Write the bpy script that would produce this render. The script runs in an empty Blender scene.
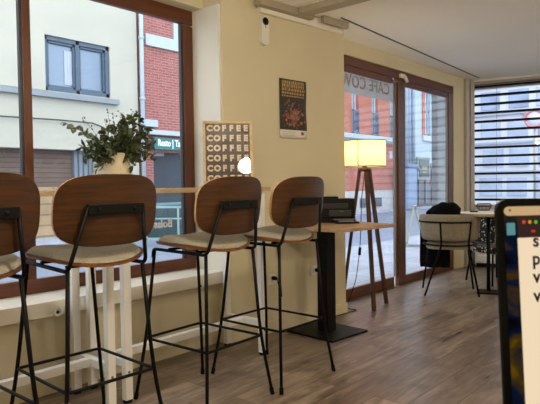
import bpy, bmesh, math, random
from mathutils import Vector, Matrix, noise
random.seed(7)
S = bpy.context.scene
C = S.collection
PI = math.pi
H = 1.1                                   # eye height
# camera axes in world space (X along the window wall, Y towards the street, Z up)
F_PX = 560.0
AX = Vector((0.65607, -0.75460, -0.01300))   # image right
p1 = Vector((757-270, 178-202, F_PX)); p2 = Vector((0, 178+.013*487-202, F_PX))
n_ = p1.cross(p2).normalized()
if n_.y > 0: n_ = -n_
zc = n_; xc = p1.normalized(); yc = zc.cross(xc)
ROT = Matrix((xc, yc, zc))                # camera (x right, y down, z forward) -> world
def ray(x, y): return ROT @ Vector((x-270, y-202, F_PX))
O = Vector((0, 0, H))
def atz(x, y, z): r = ray(x, y); return O + r*((z-H)/r.z)
def aty(x, y, Y): r = ray(x, y); return O + r*(Y/r.y)
def atx(x, y, X): r = ray(x, y); return O + r*(X/r.x)
def atp(x, y, p, n): r = ray(x, y); return O + r*((Vector(p)-O).dot(n)/r.dot(n))

# ---------------------------------------------------------------- materials
def lin(c):
    return tuple(((v/255)/12.92 if v/255 <= .04045 else ((v/255+.055)/1.055)**2.4) for v in c) + (1,)
class NT:
    def __init__(s, name):
        s.m = bpy.data.materials.new(name); s.m.use_nodes = True
        s.t = s.m.node_tree; s.n = s.t.nodes; s.l = s.t.links
        s.b = s.n['Principled BSDF']; s.out = s.n['Material Output']
    def new(s, t, **k):
        o = s.n.new(t)
        for a, v in k.items():
            if a in o.inputs: o.inputs[a].default_value = v
            else: setattr(o, a, v)
        return o
    def link(s, a, b): s.l.new(a, b)
    def coords(s, scale=(1,1,1), swap=None, rot=(0,0,0)):
        tc = s.new('ShaderNodeTexCoord'); v = tc.outputs['Object']
        if swap:
            sp = s.new('ShaderNodeSeparateXYZ'); cb = s.new('ShaderNodeCombineXYZ'); s.link(v, sp.inputs[0])
            for i, ax in enumerate(swap): s.link(sp.outputs['XYZ'.index(ax)], cb.inputs[i])
            v = cb.outputs[0]
        mp = s.new('ShaderNodeMapping'); mp.inputs['Scale'].default_value = scale; mp.inputs['Rotation'].default_value = rot
        s.link(v, mp.inputs[0]); return mp.outputs[0]
    def mix(s, fac, a, b, mode='MIX'):
        m = s.n.new('ShaderNodeMix'); m.data_type = 'RGBA'; m.blend_type = mode
        for i, v in ((0, fac), (6, a), (7, b)):
            if hasattr(v, 'is_linked'): s.link(v, m.inputs[i])
            else: m.inputs[i].default_value = v
        return m.outputs[2]
    def ramp(s, fac, stops):
        r = s.n.new('ShaderNodeValToRGB'); e = r.color_ramp.elements
        while len(e) < len(stops): e.new(.5)
        for i, (p, c) in enumerate(stops): e[i].position = p; e[i].color = c
        s.link(fac, r.inputs[0]); return r.outputs[0]
    def bump(s, h, strength=.2, dist=.01):
        b = s.new('ShaderNodeBump'); b.inputs['Strength'].default_value = strength; b.inputs['Distance'].default_value = dist
        s.link(h, b.inputs['Height']); s.link(b.outputs[0], s.b.inputs['Normal'])
def plain(name, c, rough=.5, metal=0, var=.06, scale=6, bump=0, spec=None, swap=None, stretch=(1,1,1)):
    if spec is None and sum(c) < 110: spec = .14
    """one colour with a little procedural variation"""
    t = NT(name); c = lin(c) if max(c) > 1 else tuple(c)+(1,)
    v = t.coords(tuple(scale*q for q in stretch))
    n = t.new('ShaderNodeTexNoise', Scale=1.0, Detail=4.0); t.link(v, n.inputs['Vector'])
    lo = tuple(max(0, q*(1-var)) for q in c[:3])+(1,); hi = tuple(min(1, q*(1+var)) for q in c[:3])+(1,)
    t.link(t.ramp(n.outputs[0], [(.3, lo), (.7, hi)]), t.b.inputs['Base Color'])
    t.b.inputs['Roughness'].default_value = rough; t.b.inputs['Metallic'].default_value = metal
    if spec is not None: t.b.inputs['Specular IOR Level'].default_value = spec
    if bump: t.bump(n.outputs[0], bump, .01)
    return t.m
def wood(name, dark, light, grain=(1.5, 22, 22), rough=.4, fine=.5):
    t = NT(name); v = t.coords(grain)
    n = t.new('ShaderNodeTexNoise', Scale=1.6, Detail=6.0, Roughness=.6, Distortion=.6); t.link(v, n.inputs['Vector'])
    v2 = t.coords(tuple(g*4 for g in grain)); n2 = t.new('ShaderNodeTexNoise', Scale=1.5, Detail=3.0); t.link(v2, n2.inputs['Vector'])
    c = t.ramp(n.outputs[0], [(.3, lin(dark)), (.72, lin(light))])
    c2 = t.ramp(n2.outputs[0], [(.35, (.72,.72,.72,1)), (.65, (1,1,1,1))])
    t.link(t.mix(fine, c, c2, 'MULTIPLY'), t.b.inputs['Base Color'])
    t.b.inputs['Roughness'].default_value = rough
    return t.m
def emit(name, c, st=1.0):
    t = NT(name); e = t.new('ShaderNodeEmission'); e.inputs[0].default_value = lin(c); e.inputs[1].default_value = st
    t.link(e.outputs[0], t.out.inputs[0]); return t.m
def glass(name, refl=1.0, tint=(1,1,1), rough=0.0, ior=1.45):
    t = NT(name)
    tr = t.new('ShaderNodeBsdfTransparent'); tr.inputs[0].default_value = tint+(1,)
    gl = t.new('ShaderNodeBsdfGlossy', Roughness=rough)
    lw = t.new('ShaderNodeLayerWeight', Blend=.5); pw_ = t.new('ShaderNodeMath', operation='POWER'); pw_.inputs[1].default_value = 5
    t.link(lw.outputs['Facing'], pw_.inputs[0])
    f0 = ((ior-1)/(ior+1))**2
    mu = t.new('ShaderNodeMath', operation='MULTIPLY_ADD'); mu.inputs[1].default_value = (1-f0)*refl; mu.inputs[2].default_value = f0*refl
    t.link(pw_.outputs[0], mu.inputs[0])
    mx = t.new('ShaderNodeMixShader'); t.link(mu.outputs[0], mx.inputs[0]); t.link(tr.outputs[0], mx.inputs[1]); t.link(gl.outputs[0], mx.inputs[2])
    t.link(mx.outputs[0], t.out.inputs[0]); return t.m
def bricks(name, c1, c2, mortar, bw, bh, ms, swap='XZY', rough=.85, offset=.5, noise_amt=.25, bump=.3):
    t = NT(name); v = t.coords((1,1,1), swap)
    b = t.new('ShaderNodeTexBrick'); b.offset = offset
    for k, q in (('Color1', lin(c1)), ('Color2', lin(c2)), ('Mortar', lin(mortar)), ('Scale', 1.0), ('Mortar Size', ms), ('Brick Width', bw), ('Row Height', bh), ('Bias', 0.0), ('Mortar Smooth', .2)):
        b.inputs[k].default_value = q
    t.link(v, b.inputs['Vector'])
    n = t.new('ShaderNodeTexNoise', Scale=3.0, Detail=5.0); t.link(v, n.inputs['Vector'])
    m = t.ramp(n.outputs[0], [(.3, (1-noise_amt,)*3+(1,)), (.7, (1,1,1,1))])
    t.link(t.mix(1.0, b.outputs[0], m, 'MULTIPLY'), t.b.inputs['Base Color'])
    t.b.inputs['Roughness'].default_value = rough
    if bump:
        inv = t.new('ShaderNodeMath', operation='SUBTRACT'); inv.inputs[0].default_value = 1; t.link(b.outputs['Fac'], inv.inputs[1]); t.bump(inv.outputs[0], bump, .01)
    return t.m

# plank floor
def floor_mat():
    t = NT('plank_floor')
    v = t.coords((1,1,1))
    b = t.new('ShaderNodeTexBrick'); b.offset = .37; b.offset_frequency = 2
    for k, q in (('Color1', (0,0,0,1)), ('Color2', (1,1,1,1)), ('Mortar', (.5,.5,.5,1)), ('Scale', 1.0), ('Mortar Size', .0022), ('Brick Width', 1.25), ('Row Height', .185), ('Bias', 0.0), ('Mortar Smooth', .1)):
        b.inputs[k].default_value = q
    t.link(v, b.inputs['Vector'])
    # per-plank shifted grain
    sh = t.new('ShaderNodeVectorMath', operation='MULTIPLY_ADD'); t.link(b.outputs[0], sh.inputs[0]); sh.inputs[1].default_value = (7, 13, 5); t.link(v, sh.inputs[2])
    mp = t.new('ShaderNodeMapping'); mp.inputs['Scale'].default_value = (1.6, 11, 1); t.link(sh.outputs[0], mp.inputs[0])
    n = t.new('ShaderNodeTexNoise', Scale=1.3, Detail=7.0, Roughness=.62, Distortion=1.2); t.link(mp.outputs[0], n.inputs['Vector'])
    mp2 = t.new('ShaderNodeMapping'); mp2.inputs['Scale'].default_value = (1.3, 3.2, 1); t.link(sh.outputs[0], mp2.inputs[0])
    n2 = t.new('ShaderNodeTexNoise', Scale=1.7, Detail=4.0, Distortion=2.0); t.link(mp2.outputs[0], n2.inputs['Vector'])
    base = t.ramp(n.outputs[0], [(.28, lin((80,67,56))), (.5, lin((124,108,94))), (.72, lin((160,146,131)))])
    pl = t.ramp(b.outputs[0], [(0, (.66,.63,.60,1)), (1, (1.12,1.11,1.10,1))])
    c = t.mix(1.0, base, pl, 'MULTIPLY')
    bl = t.ramp(n2.outputs[0], [(.34, (.62,.59,.57,1)), (.5, (1,1,1,1)), (.68, (1.2,1.18,1.16,1))])
    c = t.mix(.85, c, bl, 'MULTIPLY')
    c = t.mix(b.outputs['Fac'], c, lin((70,56,46)))
    t.link(c, t.b.inputs['Base Color'])
    r = t.ramp(n.outputs[0], [(.3, (.27,)*3+(1,)), (.7, (.40,)*3+(1,))]); t.link(r, t.b.inputs['Roughness'])
    t.b.inputs['Specular IOR Level'].default_value = .45
    t.bump(n.outputs[0], .08, .004)
    return t.m

M = {}
M['floor'] = floor_mat()
M['wall'] = plain('beige_wall_paint', (211,201,170), .75, var=.03, scale=2.2, bump=.03)
M['reveal'] = plain('pale_reveal_paint', (228,226,216), .7, var=.02, scale=3)
M['ceiling'] = plain('white_ceiling', (250,247,241), .85, var=.02, scale=1.2)
M['beam'] = plain('greige_beam_paint', (168,158,138), .6, var=.04, scale=5)
M['white_board'] = plain('white_board', (236,232,220), .6, var=.02)
M['brown'] = wood('brown_window_wood', (76,37,17), (112,59,27), (20, 20, 1.2), .38, .35)
M['brownx'] = wood('brown_window_wood_rail', (76,37,17), (112,59,27), (1.2, 20, 20), .38, .35)
M['darkmetal'] = plain('dark_grey_metal', (58,58,62), .4, .3)
M['greytrim'] = plain('grey_trim_paint', (178,170,158), .55, var=.03)
M['sill'] = plain('white_sill_paint', (232,227,214), .28, var=.03, scale=4)
M['glass'] = glass('window_glass', .8)
M['posterglass'] = glass('frame_glass', 1.0, ior=1.5)
M['black'] = plain('black_powder_coat', (9,9,10), .5, 0, var=.1, spec=.14)
M['blackmatt'] = plain('black_matt', (22,22,23), .7, var=.12)
M['rubber'] = plain('black_rubber', (12,12,12), .8)
M['walnut'] = wood('walnut_veneer', (40,22,9), (88,52,23), (1.6, 10, 55), .36, .55)
M['plyedge'] = wood('plywood_edge', (176,130,78), (214,172,116), (4, 4, 90), .5, .4)
M['plyedge_dark'] = wood('plywood_edge_brown', (112,66,30), (158,100,50), (4, 4, 90), .45, .4)
def fabric(name, c, sc=160, var=.14, bump=.35):
    t = NT(name); v = t.coords((sc,)*3)
    n = t.new('ShaderNodeTexNoise', Scale=1.0, Detail=3.0); t.link(v, n.inputs['Vector'])
    v2 = t.coords((9,)*3); n2 = t.new('ShaderNodeTexNoise', Scale=1.0, Detail=2.0); t.link(v2, n2.inputs['Vector'])
    c = lin(c); lo = tuple(q*(1-var) for q in c[:3])+(1,); hi = tuple(min(1, q*(1+var)) for q in c[:3])+(1,)
    a = t.ramp(n.outputs[0], [(.3, lo), (.7, hi)]); b = t.ramp(n2.outputs[0], [(.3, (.88,.88,.88,1)), (.7, (1,1,1,1))])
    t.link(t.mix(1.0, a, b, 'MULTIPLY'), t.b.inputs['Base Color']); t.b.inputs['Roughness'].default_value = .95
    t.b.inputs['Specular IOR Level'].default_value = .1
    t.bump(n.outputs[0], bump, .002); return t.m
M['pad'] = fabric('grey_beige_seat_fabric', (156,148,131))
M['chairfab'] = fabric('beige_armchair_fabric', (144,135,121), 70)
M['coat'] = fabric('black_coat_fabric', (15,15,17), 60, .3)
M['white'] = plain('white_powder_coat', (232,230,226), .45, var=.02)
M['tabletop'] = wood('light_oak_top', (156,130,92), (188,162,122), (2, 14, 14), .45, .4)
M['tabletop2'] = wood('oak_laminate_top', (164,128,92), (205,170,130), (2, 12, 12), .45, .4)
M['lampwood'] = wood('dark_tripod_wood', (52,28,14), (92,54,30), (18, 18, 1.5), .45, .4)
M['plastic'] = plain('white_plastic', (224,220,208), .4, var=.02)
M['printer'] = plain('black_printer_plastic', (24,25,24), .38, var=.1)
M['printer2'] = plain('grey_printer_plastic', (40,42,40), .32, var=.1)
M['paper'] = plain('white_paper', (225,220,212), .8, var=.02)
M['greytray'] = plain('grey_tray_plastic', (112,106,98), .45)

# ---------------------------------------------------------------- mesh helpers
def bm_new(): return bmesh.new()
def box(bm, x0, x1, y0, y1, z0, z1, mi=0, mtx=None, bev=0):
    v = [bm.verts.new(p) for p in ((x0,y0,z0),(x1,y0,z0),(x1,y1,z0),(x0,y1,z0),(x0,y0,z1),(x1,y0,z1),(x1,y1,z1),(x0,y1,z1))]
    if mtx is not None:
        for q in v: q.co = mtx @ q.co
    fs = [bm.faces.new([v[i] for i in f]) for f in ((3,2,1,0),(4,5,6,7),(0,1,5,4),(1,2,6,5),(2,3,7,6),(3,0,4,7))]
    for f in fs: f.material_index = mi
    if bev:
        es = list({e for f in fs for e in f.edges})
        bmesh.ops.bevel(bm, geom=es, offset=bev, segments=2, affect='EDGES', profile=.6)
    return bm
def bbox_(x0, x1, y0, y1, z0, z1, bev=0, mtx=None): return box(bm_new(), x0, x1, y0, y1, z0, z1, 0, mtx, bev)
def prism(bm, pts, z0, z1, mi=0, mtx=None):
    lo = [bm.verts.new((x,y,z0)) for x,y in pts]; hi = [bm.verts.new((x,y,z1)) for x,y in pts]
    if mtx is not None:
        for q in lo+hi: q.co = mtx @ q.co
    n = len(pts); fs = [bm.faces.new(list(reversed(lo))), bm.faces.new(hi)]
    for i in range(n): fs.append(bm.faces.new((lo[i], lo[(i+1)%n], hi[(i+1)%n], hi[i])))
    for f in fs: f.material_index = mi
    return bm
def fillet(pts, r, k=5, closed=False):
    pts = [Vector(p) for p in pts]; out = []; n = len(pts)
    for i, p in enumerate(pts):
        if not closed and i in (0, n-1): out.append(p); continue
        a = pts[i-1]-p; b = pts[(i+1)%n]-p
        rr = min(r, a.length*.45, b.length*.45)
        p0 = p+a.normalized()*rr; p2 = p+b.normalized()*rr
        for j in range(k+1):
            t = j/k; out.append(p0*(1-t)**2+p*2*t*(1-t)+p2*t*t)
    return out
def tube(bm, pts, r, seg=10, closed=False, mi=0, r1=None, squash=None):
    pts = [Vector(p) for p in pts]; n = len(pts); rings = []
    up = None
    for i, p in enumerate(pts):
        if closed: d = (pts[(i+1)%n]-pts[i-1])
        else: d = pts[min(i+1, n-1)]-pts[max(i-1, 0)]
        d.normalize()
        if up is None:
            up = Vector((0,0,1)) if abs(d.z) < .9 else Vector((0,1,0))
        s = d.cross(up)
        if s.length < 1e-6: s = d.orthogonal()
        s.normalize(); up = s.cross(d).normalized()
        rad = r if r1 is None else r+(r1-r)*i/max(1, n-1)
        rings.append([bm.verts.new(p+(s*math.cos(2*PI*k/seg)+up*math.sin(2*PI*k/seg))*rad) for k in range(seg)])
    m = n if closed else n-1
    for i in range(m):
        a = rings[i]; b = rings[(i+1)%n]
        for k in range(seg):
            f = bm.faces.new((a[k], a[(k+1)%seg], b[(k+1)%seg], b[k])); f.material_index = mi; f.smooth = True
    if not closed:
        f = bm.faces.new(list(reversed(rings[0]))); f.material_index = mi
        f = bm.faces.new(rings[-1]); f.material_index = mi
    return bm
def lathe(bm, prof, seg=32, c=(0,0), mi=0, cap=True):
    rings = []
    for r, z in prof: rings.append([bm.verts.new((c[0]+r*math.cos(2*PI*k/seg), c[1]+r*math.sin(2*PI*k/seg), z)) for k in range(seg)])
    for a, b in zip(rings, rings[1:]):
        for k in range(seg):
            f = bm.faces.new((a[k], a[(k+1)%seg], b[(k+1)%seg], b[k])); f.smooth = True; f.material_index = mi
    if cap:
        for q, rev in ((rings[0], True), (rings[-1], False)):
            if len(set(tuple(v.co) for v in q)) > 2: f = bm.faces.new(list(reversed(q)) if rev else q); f.material_index = mi
    return bm
def superell(a, b, n, k=56, off=0):
    out = []
    for i in range(k):
        t = 2*PI*i/k+off; c, s = math.cos(t), math.sin(t)
        out.append((a*math.copysign(abs(c)**(2/n), c), b*math.copysign(abs(s)**(2/n), s)))
    return out
def shell(bm, outline, front, back, rings=9, mi_f=0, mi_b=0, mi_e=1):
    """front/back: functions (u,v,rr)->Vector; builds two skins and the edge strip between them"""
    def skin(fn, mi, flip):
        c = bm.verts.new(fn(0, 0, 0)); prev = None; last = None
        for k in range(1, rings+1):
            r = math.sin(k/rings*PI/2)
            ring = [bm.verts.new(fn(u*r, v*r, r)) for u, v in outline]; n = len(ring)
            for i in range(n):
                if prev is None: vs = [c, ring[i], ring[(i+1)%n]]
                else: vs = [prev[i], ring[i], ring[(i+1)%n], prev[(i+1)%n]]
                if flip: vs.reverse()
                f = bm.faces.new(vs); f.material_index = mi; f.smooth = True
            prev = ring
        return prev
    a = skin(front, mi_f, False); b = skin(back, mi_b, True); n = len(a)
    for i in range(n):
        f = bm.faces.new((a[i], b[i], b[(i+1)%n], a[(i+1)%n])); f.material_index = mi_e; f.smooth = False
    return bm
def obj(name, bm, mats, parent=None, loc=None, rotz=None, smooth_angle=None, fix=True):
    if fix: bmesh.ops.recalc_face_normals(bm, faces=bm.faces[:])
    me = bpy.data.meshes.new(name); bm.to_mesh(me); bm.free()
    for m in (mats if isinstance(mats, (list, tuple)) else [mats]): me.materials.append(m)
    o = bpy.data.objects.new(name, me); C.objects.link(o)
    if parent: o.parent = parent
    if loc is not None: o.location = loc
    if rotz is not None: o.rotation_euler = (0, 0, rotz)
    return o
def thing(name, label, cat, loc=(0,0,0), rotz=0, group=None):
    o = bpy.data.objects.new(name, None); C.objects.link(o); o.empty_display_size = .1
    o.location = loc; o.rotation_euler = (0, 0, rotz); return tag(o, label, cat, group)
def tag(o, label, cat, group=None):
    o['label'] = label; o['category'] = cat
    if group: o['group'] = group
    return o
def struct(name, bm, m, parent=None):
    o = obj(name, bm, m, parent)
    if not parent: o['kind'] = 'structure'
    return o
def dup(root, loc, rotz=0, label=None):
    def cp(o, par):
        c = o.copy(); C.objects.link(c)
        if par: c.parent = par
        for ch in list(kids.get(o.name, [])): cp(ch, c)
        return c
    kids = {}
    for o in list(C.objects):
        if o.parent: kids.setdefault(o.parent.name, []).append(o)
    r = cp(root, None); r.location = loc; r.rotation_euler = (0, 0, rotz)
    if label: r['label'] = label
    return r
def text_bm(s, size, ext=.001, mtx=None, width=None, bold=0, space=1.0, align='LEFT'):
    cu = bpy.data.curves.new('lettering', 'FONT'); cu.body = s; cu.size = size; cu.extrude = ext; cu.offset = bold; cu.space_character = space
    cu.align_x = align; cu.resolution_u = 3
    o = bpy.data.objects.new('lettering', cu); C.objects.link(o)
    dg = bpy.context.evaluated_depsgraph_get(); me = bpy.data.meshes.new_from_object(o.evaluated_get(dg))
    bm = bm_new(); bm.from_mesh(me); bpy.data.objects.remove(o); bpy.data.curves.remove(cu); bpy.data.meshes.remove(me)
    if width:
        w = max(v.co.x for v in bm.verts)-min(v.co.x for v in bm.verts); k = width/w
        for v in bm.verts: v.co.x *= k
    if mtx is not None:
        for v in bm.verts: v.co = mtx @ v.co
    return bm
def basis(o, x, y):
    x = Vector(x).normalized(); z = x.cross(Vector(y)).normalized(); y = z.cross(x)
    return Matrix(((x.x,y.x,z.x,o[0]),(x.y,y.y,z.y,o[1]),(x.z,y.z,z.z,o[2]),(0,0,0,1)))

# ================================================================ THE ROOM
CZ = 2.42
WIN_Y = 3.05; DOOR_Y = 2.88
PL = Vector((2.70, 2.765, 0)); PR = Vector((3.995, 2.632, 0)); PDIR = (PR-PL).normalized(); PN = Vector((PDIR.y, -PDIR.x, 0))   # pier face, normal into the room
FARC = Vector((7.275, 2.82, 0)); FDIR = Vector((.229, -.973, 0)).normalized(); FN = Vector((-.973, -.229, 0)).normalized()
def far(s, off=0, z=0): p = FARC+FDIR*s+FN*off; return Vector((p.x, p.y, z))
fe = far(6.2)
struct('floor', prism(bm_new(), [(-2.6,-2.9),(fe.x+.05,-2.9),(7.4,2.85),(7.3,2.95),(-2.6,2.95)], -.08, 0), M['floor'])
struct('ceiling', prism(bm_new(), [(-2.7,-3),(fe.x+.3,-3.2),(7.5,2.9),(7.4,3.25),(-2.7,3.25)], CZ, CZ+.12), M['ceiling'])
# window wall
b = bm_new()
box(b, -2.6, 2.70, 2.84, 3.15, 0, .42)                       # parapet under the window
box(b, -2.6, 2.70, 2.95, 3.15, 2.335, CZ)                     # lintel over the window
box(b, -2.6, -1.2, 2.90, 3.15, .42, 2.335)
prism(b, [(2.70,2.765),(3.995,2.632),(4.03,3.1),(2.70,3.15)], 0, CZ)   # pier
box(b, 4.03, 6.84, 2.86, 3.10, 2.285, CZ)                     # lintel over the doors
prism(b, [(6.83,2.875),(7.09,2.845),(7.09,2.96),(6.83,2.96)], 0, CZ)     # column by the far corner
struct('wall_left', b, M['wall'])
b = bm_new(); box(b, 2.688, 2.7005, 2.78, 3.06, .5, 2.335)
struct('trim_1', b, M['reveal'])                              # pale window reveal
b = bm_new(); box(b, -2.6, 2.695, 2.775, 3.05, .425, .505, bev=.004)
sill = struct('trim_2', b, M['sill'])                         # deep window board
b = bm_new()
prism(b, [(7.08,2.81),(7.15,2.80),(7.15,3.1),(7.08,3.1)], 0, CZ); prism(b, [(7.15,2.84),(7.20,2.83),(7.20,3.1),(7.15,3.1)], 0, CZ)
prism(b, [(7.20,2.80),(7.27,2.78),(7.28,3.1),(7.20,3.1)], 0, CZ)
struct('trim_3', b, M['greytrim'])
# baseboards
b = bm_new()
m = basis((PL.x,PL.y,0), PDIR, (-PN).cross(PDIR).cross(PDIR) if False else Vector((0,0,1)).cross(PDIR))
box(b, 0, (PR-PL).length+.005, -.014, 0, 0, .085, mtx=m); box(b, -.0, .014, 0, .07, 0, .085, mtx=m)
box(b, -2.6, 2.70, 2.826, 2.84, 0, .085)
struct('baseboard_left', b, M['wall'])
# other walls
b = bm_new()
mF = basis((FARC.x,FARC.y,0), FDIR, Vector((0,0,1)).cross(FDIR))   # local x along the far wall, y out of the room
box(b, -.02, 6.4, 0, .22, 0, .74, mtx=mF); box(b, 4.3, 6.4, 0, .22, .74, CZ, mtx=mF); box(b, -.02, 6.4, 0, .22, 2.40, CZ, mtx=mF)
struct('wall_far', b, M['reveal'])
struct('wall_right', bbox_(-2.7, fe.x+.4, -3.1, -2.9, 0, CZ), M['wall'])
struct('wall_back', bbox_(-2.8, -2.6, -3.1, 3.2, 0, CZ), M['wall'])
# ceiling shade line, beams, trunking
struct('trim_shadow_strip', prism(bm_new(), [(3.78,2.505),(7.16,2.675),(7.16,2.688),(3.78,2.518)], CZ-.006, CZ+.01), M['darkmetal'])  # thin dark strip painted in as the shadow line of a ceiling step
b = bm_new(); box(b, 3.345, 3.46, -2.9, 2.60, CZ-.045, CZ+.01, bev=.003)
struct('trim_5', b, M['beam'])
b = bm_new(); box(b, .28, .84, -.09, -.03, CZ-.05, CZ+.01, mtx=m); box(b, .95, 1.26, -.09, -.06, CZ-.05, CZ+.01, mtx=m)
struct('trim_6', b, M['beam'])
b = bm_new(); box(b, .34, 1.25, -.032, -.001, CZ-.082, CZ-.005, mtx=m)
struct('trim_7', b, M['white_board'])

# ---- window 1 (left, above the bar)
w1 = obj('window_1', bm_new(), M['brown']); w1['kind'] = 'structure'
def member(name, x0, x1, y0, y1, z0, z1, mat, par, bev=.004): return obj(name, bbox_(x0,x1,y0,y1,z0,z1,bev), mat, par)
Y0, Y1 = WIN_Y, WIN_Y+.036
b = bm_new(); box(b, -1.2, 2.69, Y0, Y1, 2.235, 2.34, bev=.004)
obj('head_rail', b, M['brownx'], w1)
b = bm_new(); box(b, -1.2, 2.69, Y0, Y1, .50, .585, bev=.004); obj('bottom_rail', b, M['brownx'], w1)
b = bm_new(); box(b, 2.60, 2.69, Y0, Y1, .585, 2.225, bev=.004); obj('jamb', b, M['brown'], w1)
b = bm_new(); box(b, 1.452, 1.502, Y0+.0, Y1, .585, 2.235, bev=.004); obj('mullion', b, M['brown'], w1)
b = bm_new(); box(b, 2.585, 2.60, Y0+.008, Y1-.001, .585, 2.235); box(b, 1.44, 1.452, Y0+.008, Y1-.001, .585, 2.235); obj('glazing_bead', b, M['darkmetal'], w1)
obj('pane', bbox_(-1.2, 1.42, Y0+.016, Y0+.022, .58, 2.23), M['glass'], w1)
obj('pane', bbox_(1.50, 2.575, Y0+.016, Y0+.022, .58, 2.23), M['glass'], w1)
M['sticker'] = plain('white_sticker', (250,252,252), .6)
pB = aty(172.5, 226.5, Y0+.0235)
obj('window_lettering', text_bm('Boissons', .075, .0008, basis((pB.x, Y0+.0235, pB.z), (-1,0,0), (0,0,1)), bold=.003), M['sticker'], w1)

# ---- door 1 (two glass leaves)
d1 = obj('door_1', bm_new(), M['brown']); d1['kind'] = 'structure'
D0, D1 = DOOR_Y, DOOR_Y+.042
b = bm_new(); box(b, 4.035, 6.83, D0, D1, 2.20, 2.285, bev=.004); box(b, 4.06, 5.30, D0+.012, D1, 2.14, 2.20, bev=.003); box(b, 5.53, 6.70, D0+.012, D1, 2.14, 2.20, bev=.003); obj('head_rail', b, M['brownx'], d1)
b = bm_new(); box(b, 4.06, 5.30, D0, D1, 0, .105, bev=.004); box(b, 5.53, 6.82, D0, D1, 0, .09, bev=.004); obj('bottom_rail', b, M['brownx'], d1)
obj('post', bbox_(5.39, 5.54, D0-.01, D1, 0, 2.20, .005), M['brown'], d1)
obj('jamb', bbox_(6.70, 6.83, D0+.003, D1, 0, 2.20, .005), M['brown'], d1)
obj('jamb', bbox_(4.035, 4.10, D0+.003, D1, 0, 2.20, .005), M['brown'], d1)
b = bm_new(); box(b, 5.355, 5.39, D0+.012, D1-.001, .10, 2.16); box(b, 6.68, 6.70, D0+.012, D1-.001, .09, 2.16); obj('glazing_bead', b, M['greytray'], d1)
obj('pane', bbox_(4.10, 5.37, D0+.020, D0+.026, .10, 2.15), M['glass'], d1)
obj('pane', bbox_(5.53, 6.685, D0+.020, D0+.026, .09, 2.15), M['glass'], d1)
t = NT('frosted_film'); tr = t.new('ShaderNodeBsdfTranslucent'); tr.inputs[0].default_value = (.62,.66,.70,1)
tp = t.new('ShaderNodeBsdfTransparent'); df = t.new('ShaderNodeBsdfDiffuse'); df.inputs[0].default_value = (.50,.53,.56,1)
mx = t.new('ShaderNodeMixShader', Fac=.55); t.link(df.outputs[0], mx.inputs[1]); t.link(tr.outputs[0], mx.inputs[2])
mx2 = t.new('ShaderNodeMixShader', Fac=.3); t.link(mx.outputs[0], mx2.inputs[1]); t.link(tp.outputs[0], mx2.inputs[2]); t.link(mx2.outputs[0], t.out.inputs[0])
M['film'] = t.m
zb = aty(370, 97.5, D0+.029).z
obj('frosted_band', bbox_(4.10, 5.36, D0+.028, D0+.0295, zb, 2.145), M['film'], d1)
M['greyletter'] = plain('grey_lettering', (140,138,138), .7)
pc = aty(389.5, 97, D0+.029); pe = aty(343.5, 81, D0+.029)
bmt = text_bm('CAFÉ COWORKING', .166, .0006, None, None, .0025, 1.06)
obj('door_lettering', bmt, M['greyletter'], d1)
dl = d1.children[-1] if False else [o for o in C.objects if o.name.startswith('door_lettering')][0]
xs = [v.co.x for v in dl.data.vertices]; k_ = (pc.x-pe.x)/((max(xs)-min(xs))*.55)
dl.data.transform(basis((pc.x, D0+.0272, aty(389.5, 95.3, D0+.029).z), (-1,0,0), (0,0,1)) @ Matrix.Diagonal((k_, 1, 1, 1)))
sx = thing('door_sensor', 'small white plastic sensor at the top of the brown door post', 'sensor', aty(402, 77, D0-.012))
obj('bracket', bbox_(-.05, .05, -.02, .012, -.012, .03, .005), M['plastic'], sx)
b = bm_new(); tube(b, [(0.01,-.03,-.0),(.06,-.03,-.05)], .018, 10); obj('sensor_head', b, M['plastic'], sx)

# ---- far window with louvres
w2 = obj('window_2', bm_new(), M['greytrim']); w2['kind'] = 'structure'
b = bm_new(); box(b, 0, 4.3, .04, .12, .74, .80, mtx=mF); box(b, 0, 4.3, .04, .12, 2.375, 2.40, mtx=mF); box(b, -.01, .02, .04, .12, .74, 2.40, mtx=mF)
for s_ in (2.1, 4.27): box(b, s_, s_+.05, .04, .12, .74, 2.40, mtx=mF)
obj('window_frame', b, M['greytrim'], w2)
obj('pane', bbox_(.02, 4.3, .075, .083, .79, 2.38, 0, mF), glass('coated_glass', .08), w2)
bl = thing('louvre_blind', 'dark horizontal louvre blind across the bright far window', 'blind', far(0, -.2, .8), math.atan2(FDIR.y, FDIR.x))
M['slat'] = plain('black_slat_metal', (14,14,16), .5, .3)
M['headrail'] = plain('brushed_grey_headrail', (150,148,146), .35, .5)
obj('head_rail', bbox_(.0, 4.2, .0, .08, 1.525, 1.60, .01), M['headrail'], bl)
obj('upper_head_rail', bbox_(.0, 4.2, -.01, .06, 1.58, 1.615, .008), M['darkmetal'], bl)
proto = None
for i in range(15):
    z = atp(478, 87.6+8.62*i, far(0,-.23), FN).z-.8
    if proto is None:
        proto = obj('slat', prism(bm_new(), [(-.04,-.013),(.0,-.007),(.04,-.013),(.04,.013),(.0,.017),(-.04,.013)], 0, 4.2, mtx=basis((0,0.03,0), (0,1,0), (0,0,1))), M['slat'], bl, (0,0,z))
    else:
        s2 = proto.copy(); C.objects.link(s2); s2.parent = bl; s2.location = (0,0,z)
for s_ in (.28, .84, 1.6, 2.6, 3.6): obj('lift_cord', tube(bm_new(), [(s_,.03,1.54),(s_,.03,-.02)], .0025, 6), M['greytray'], bl)

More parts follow.
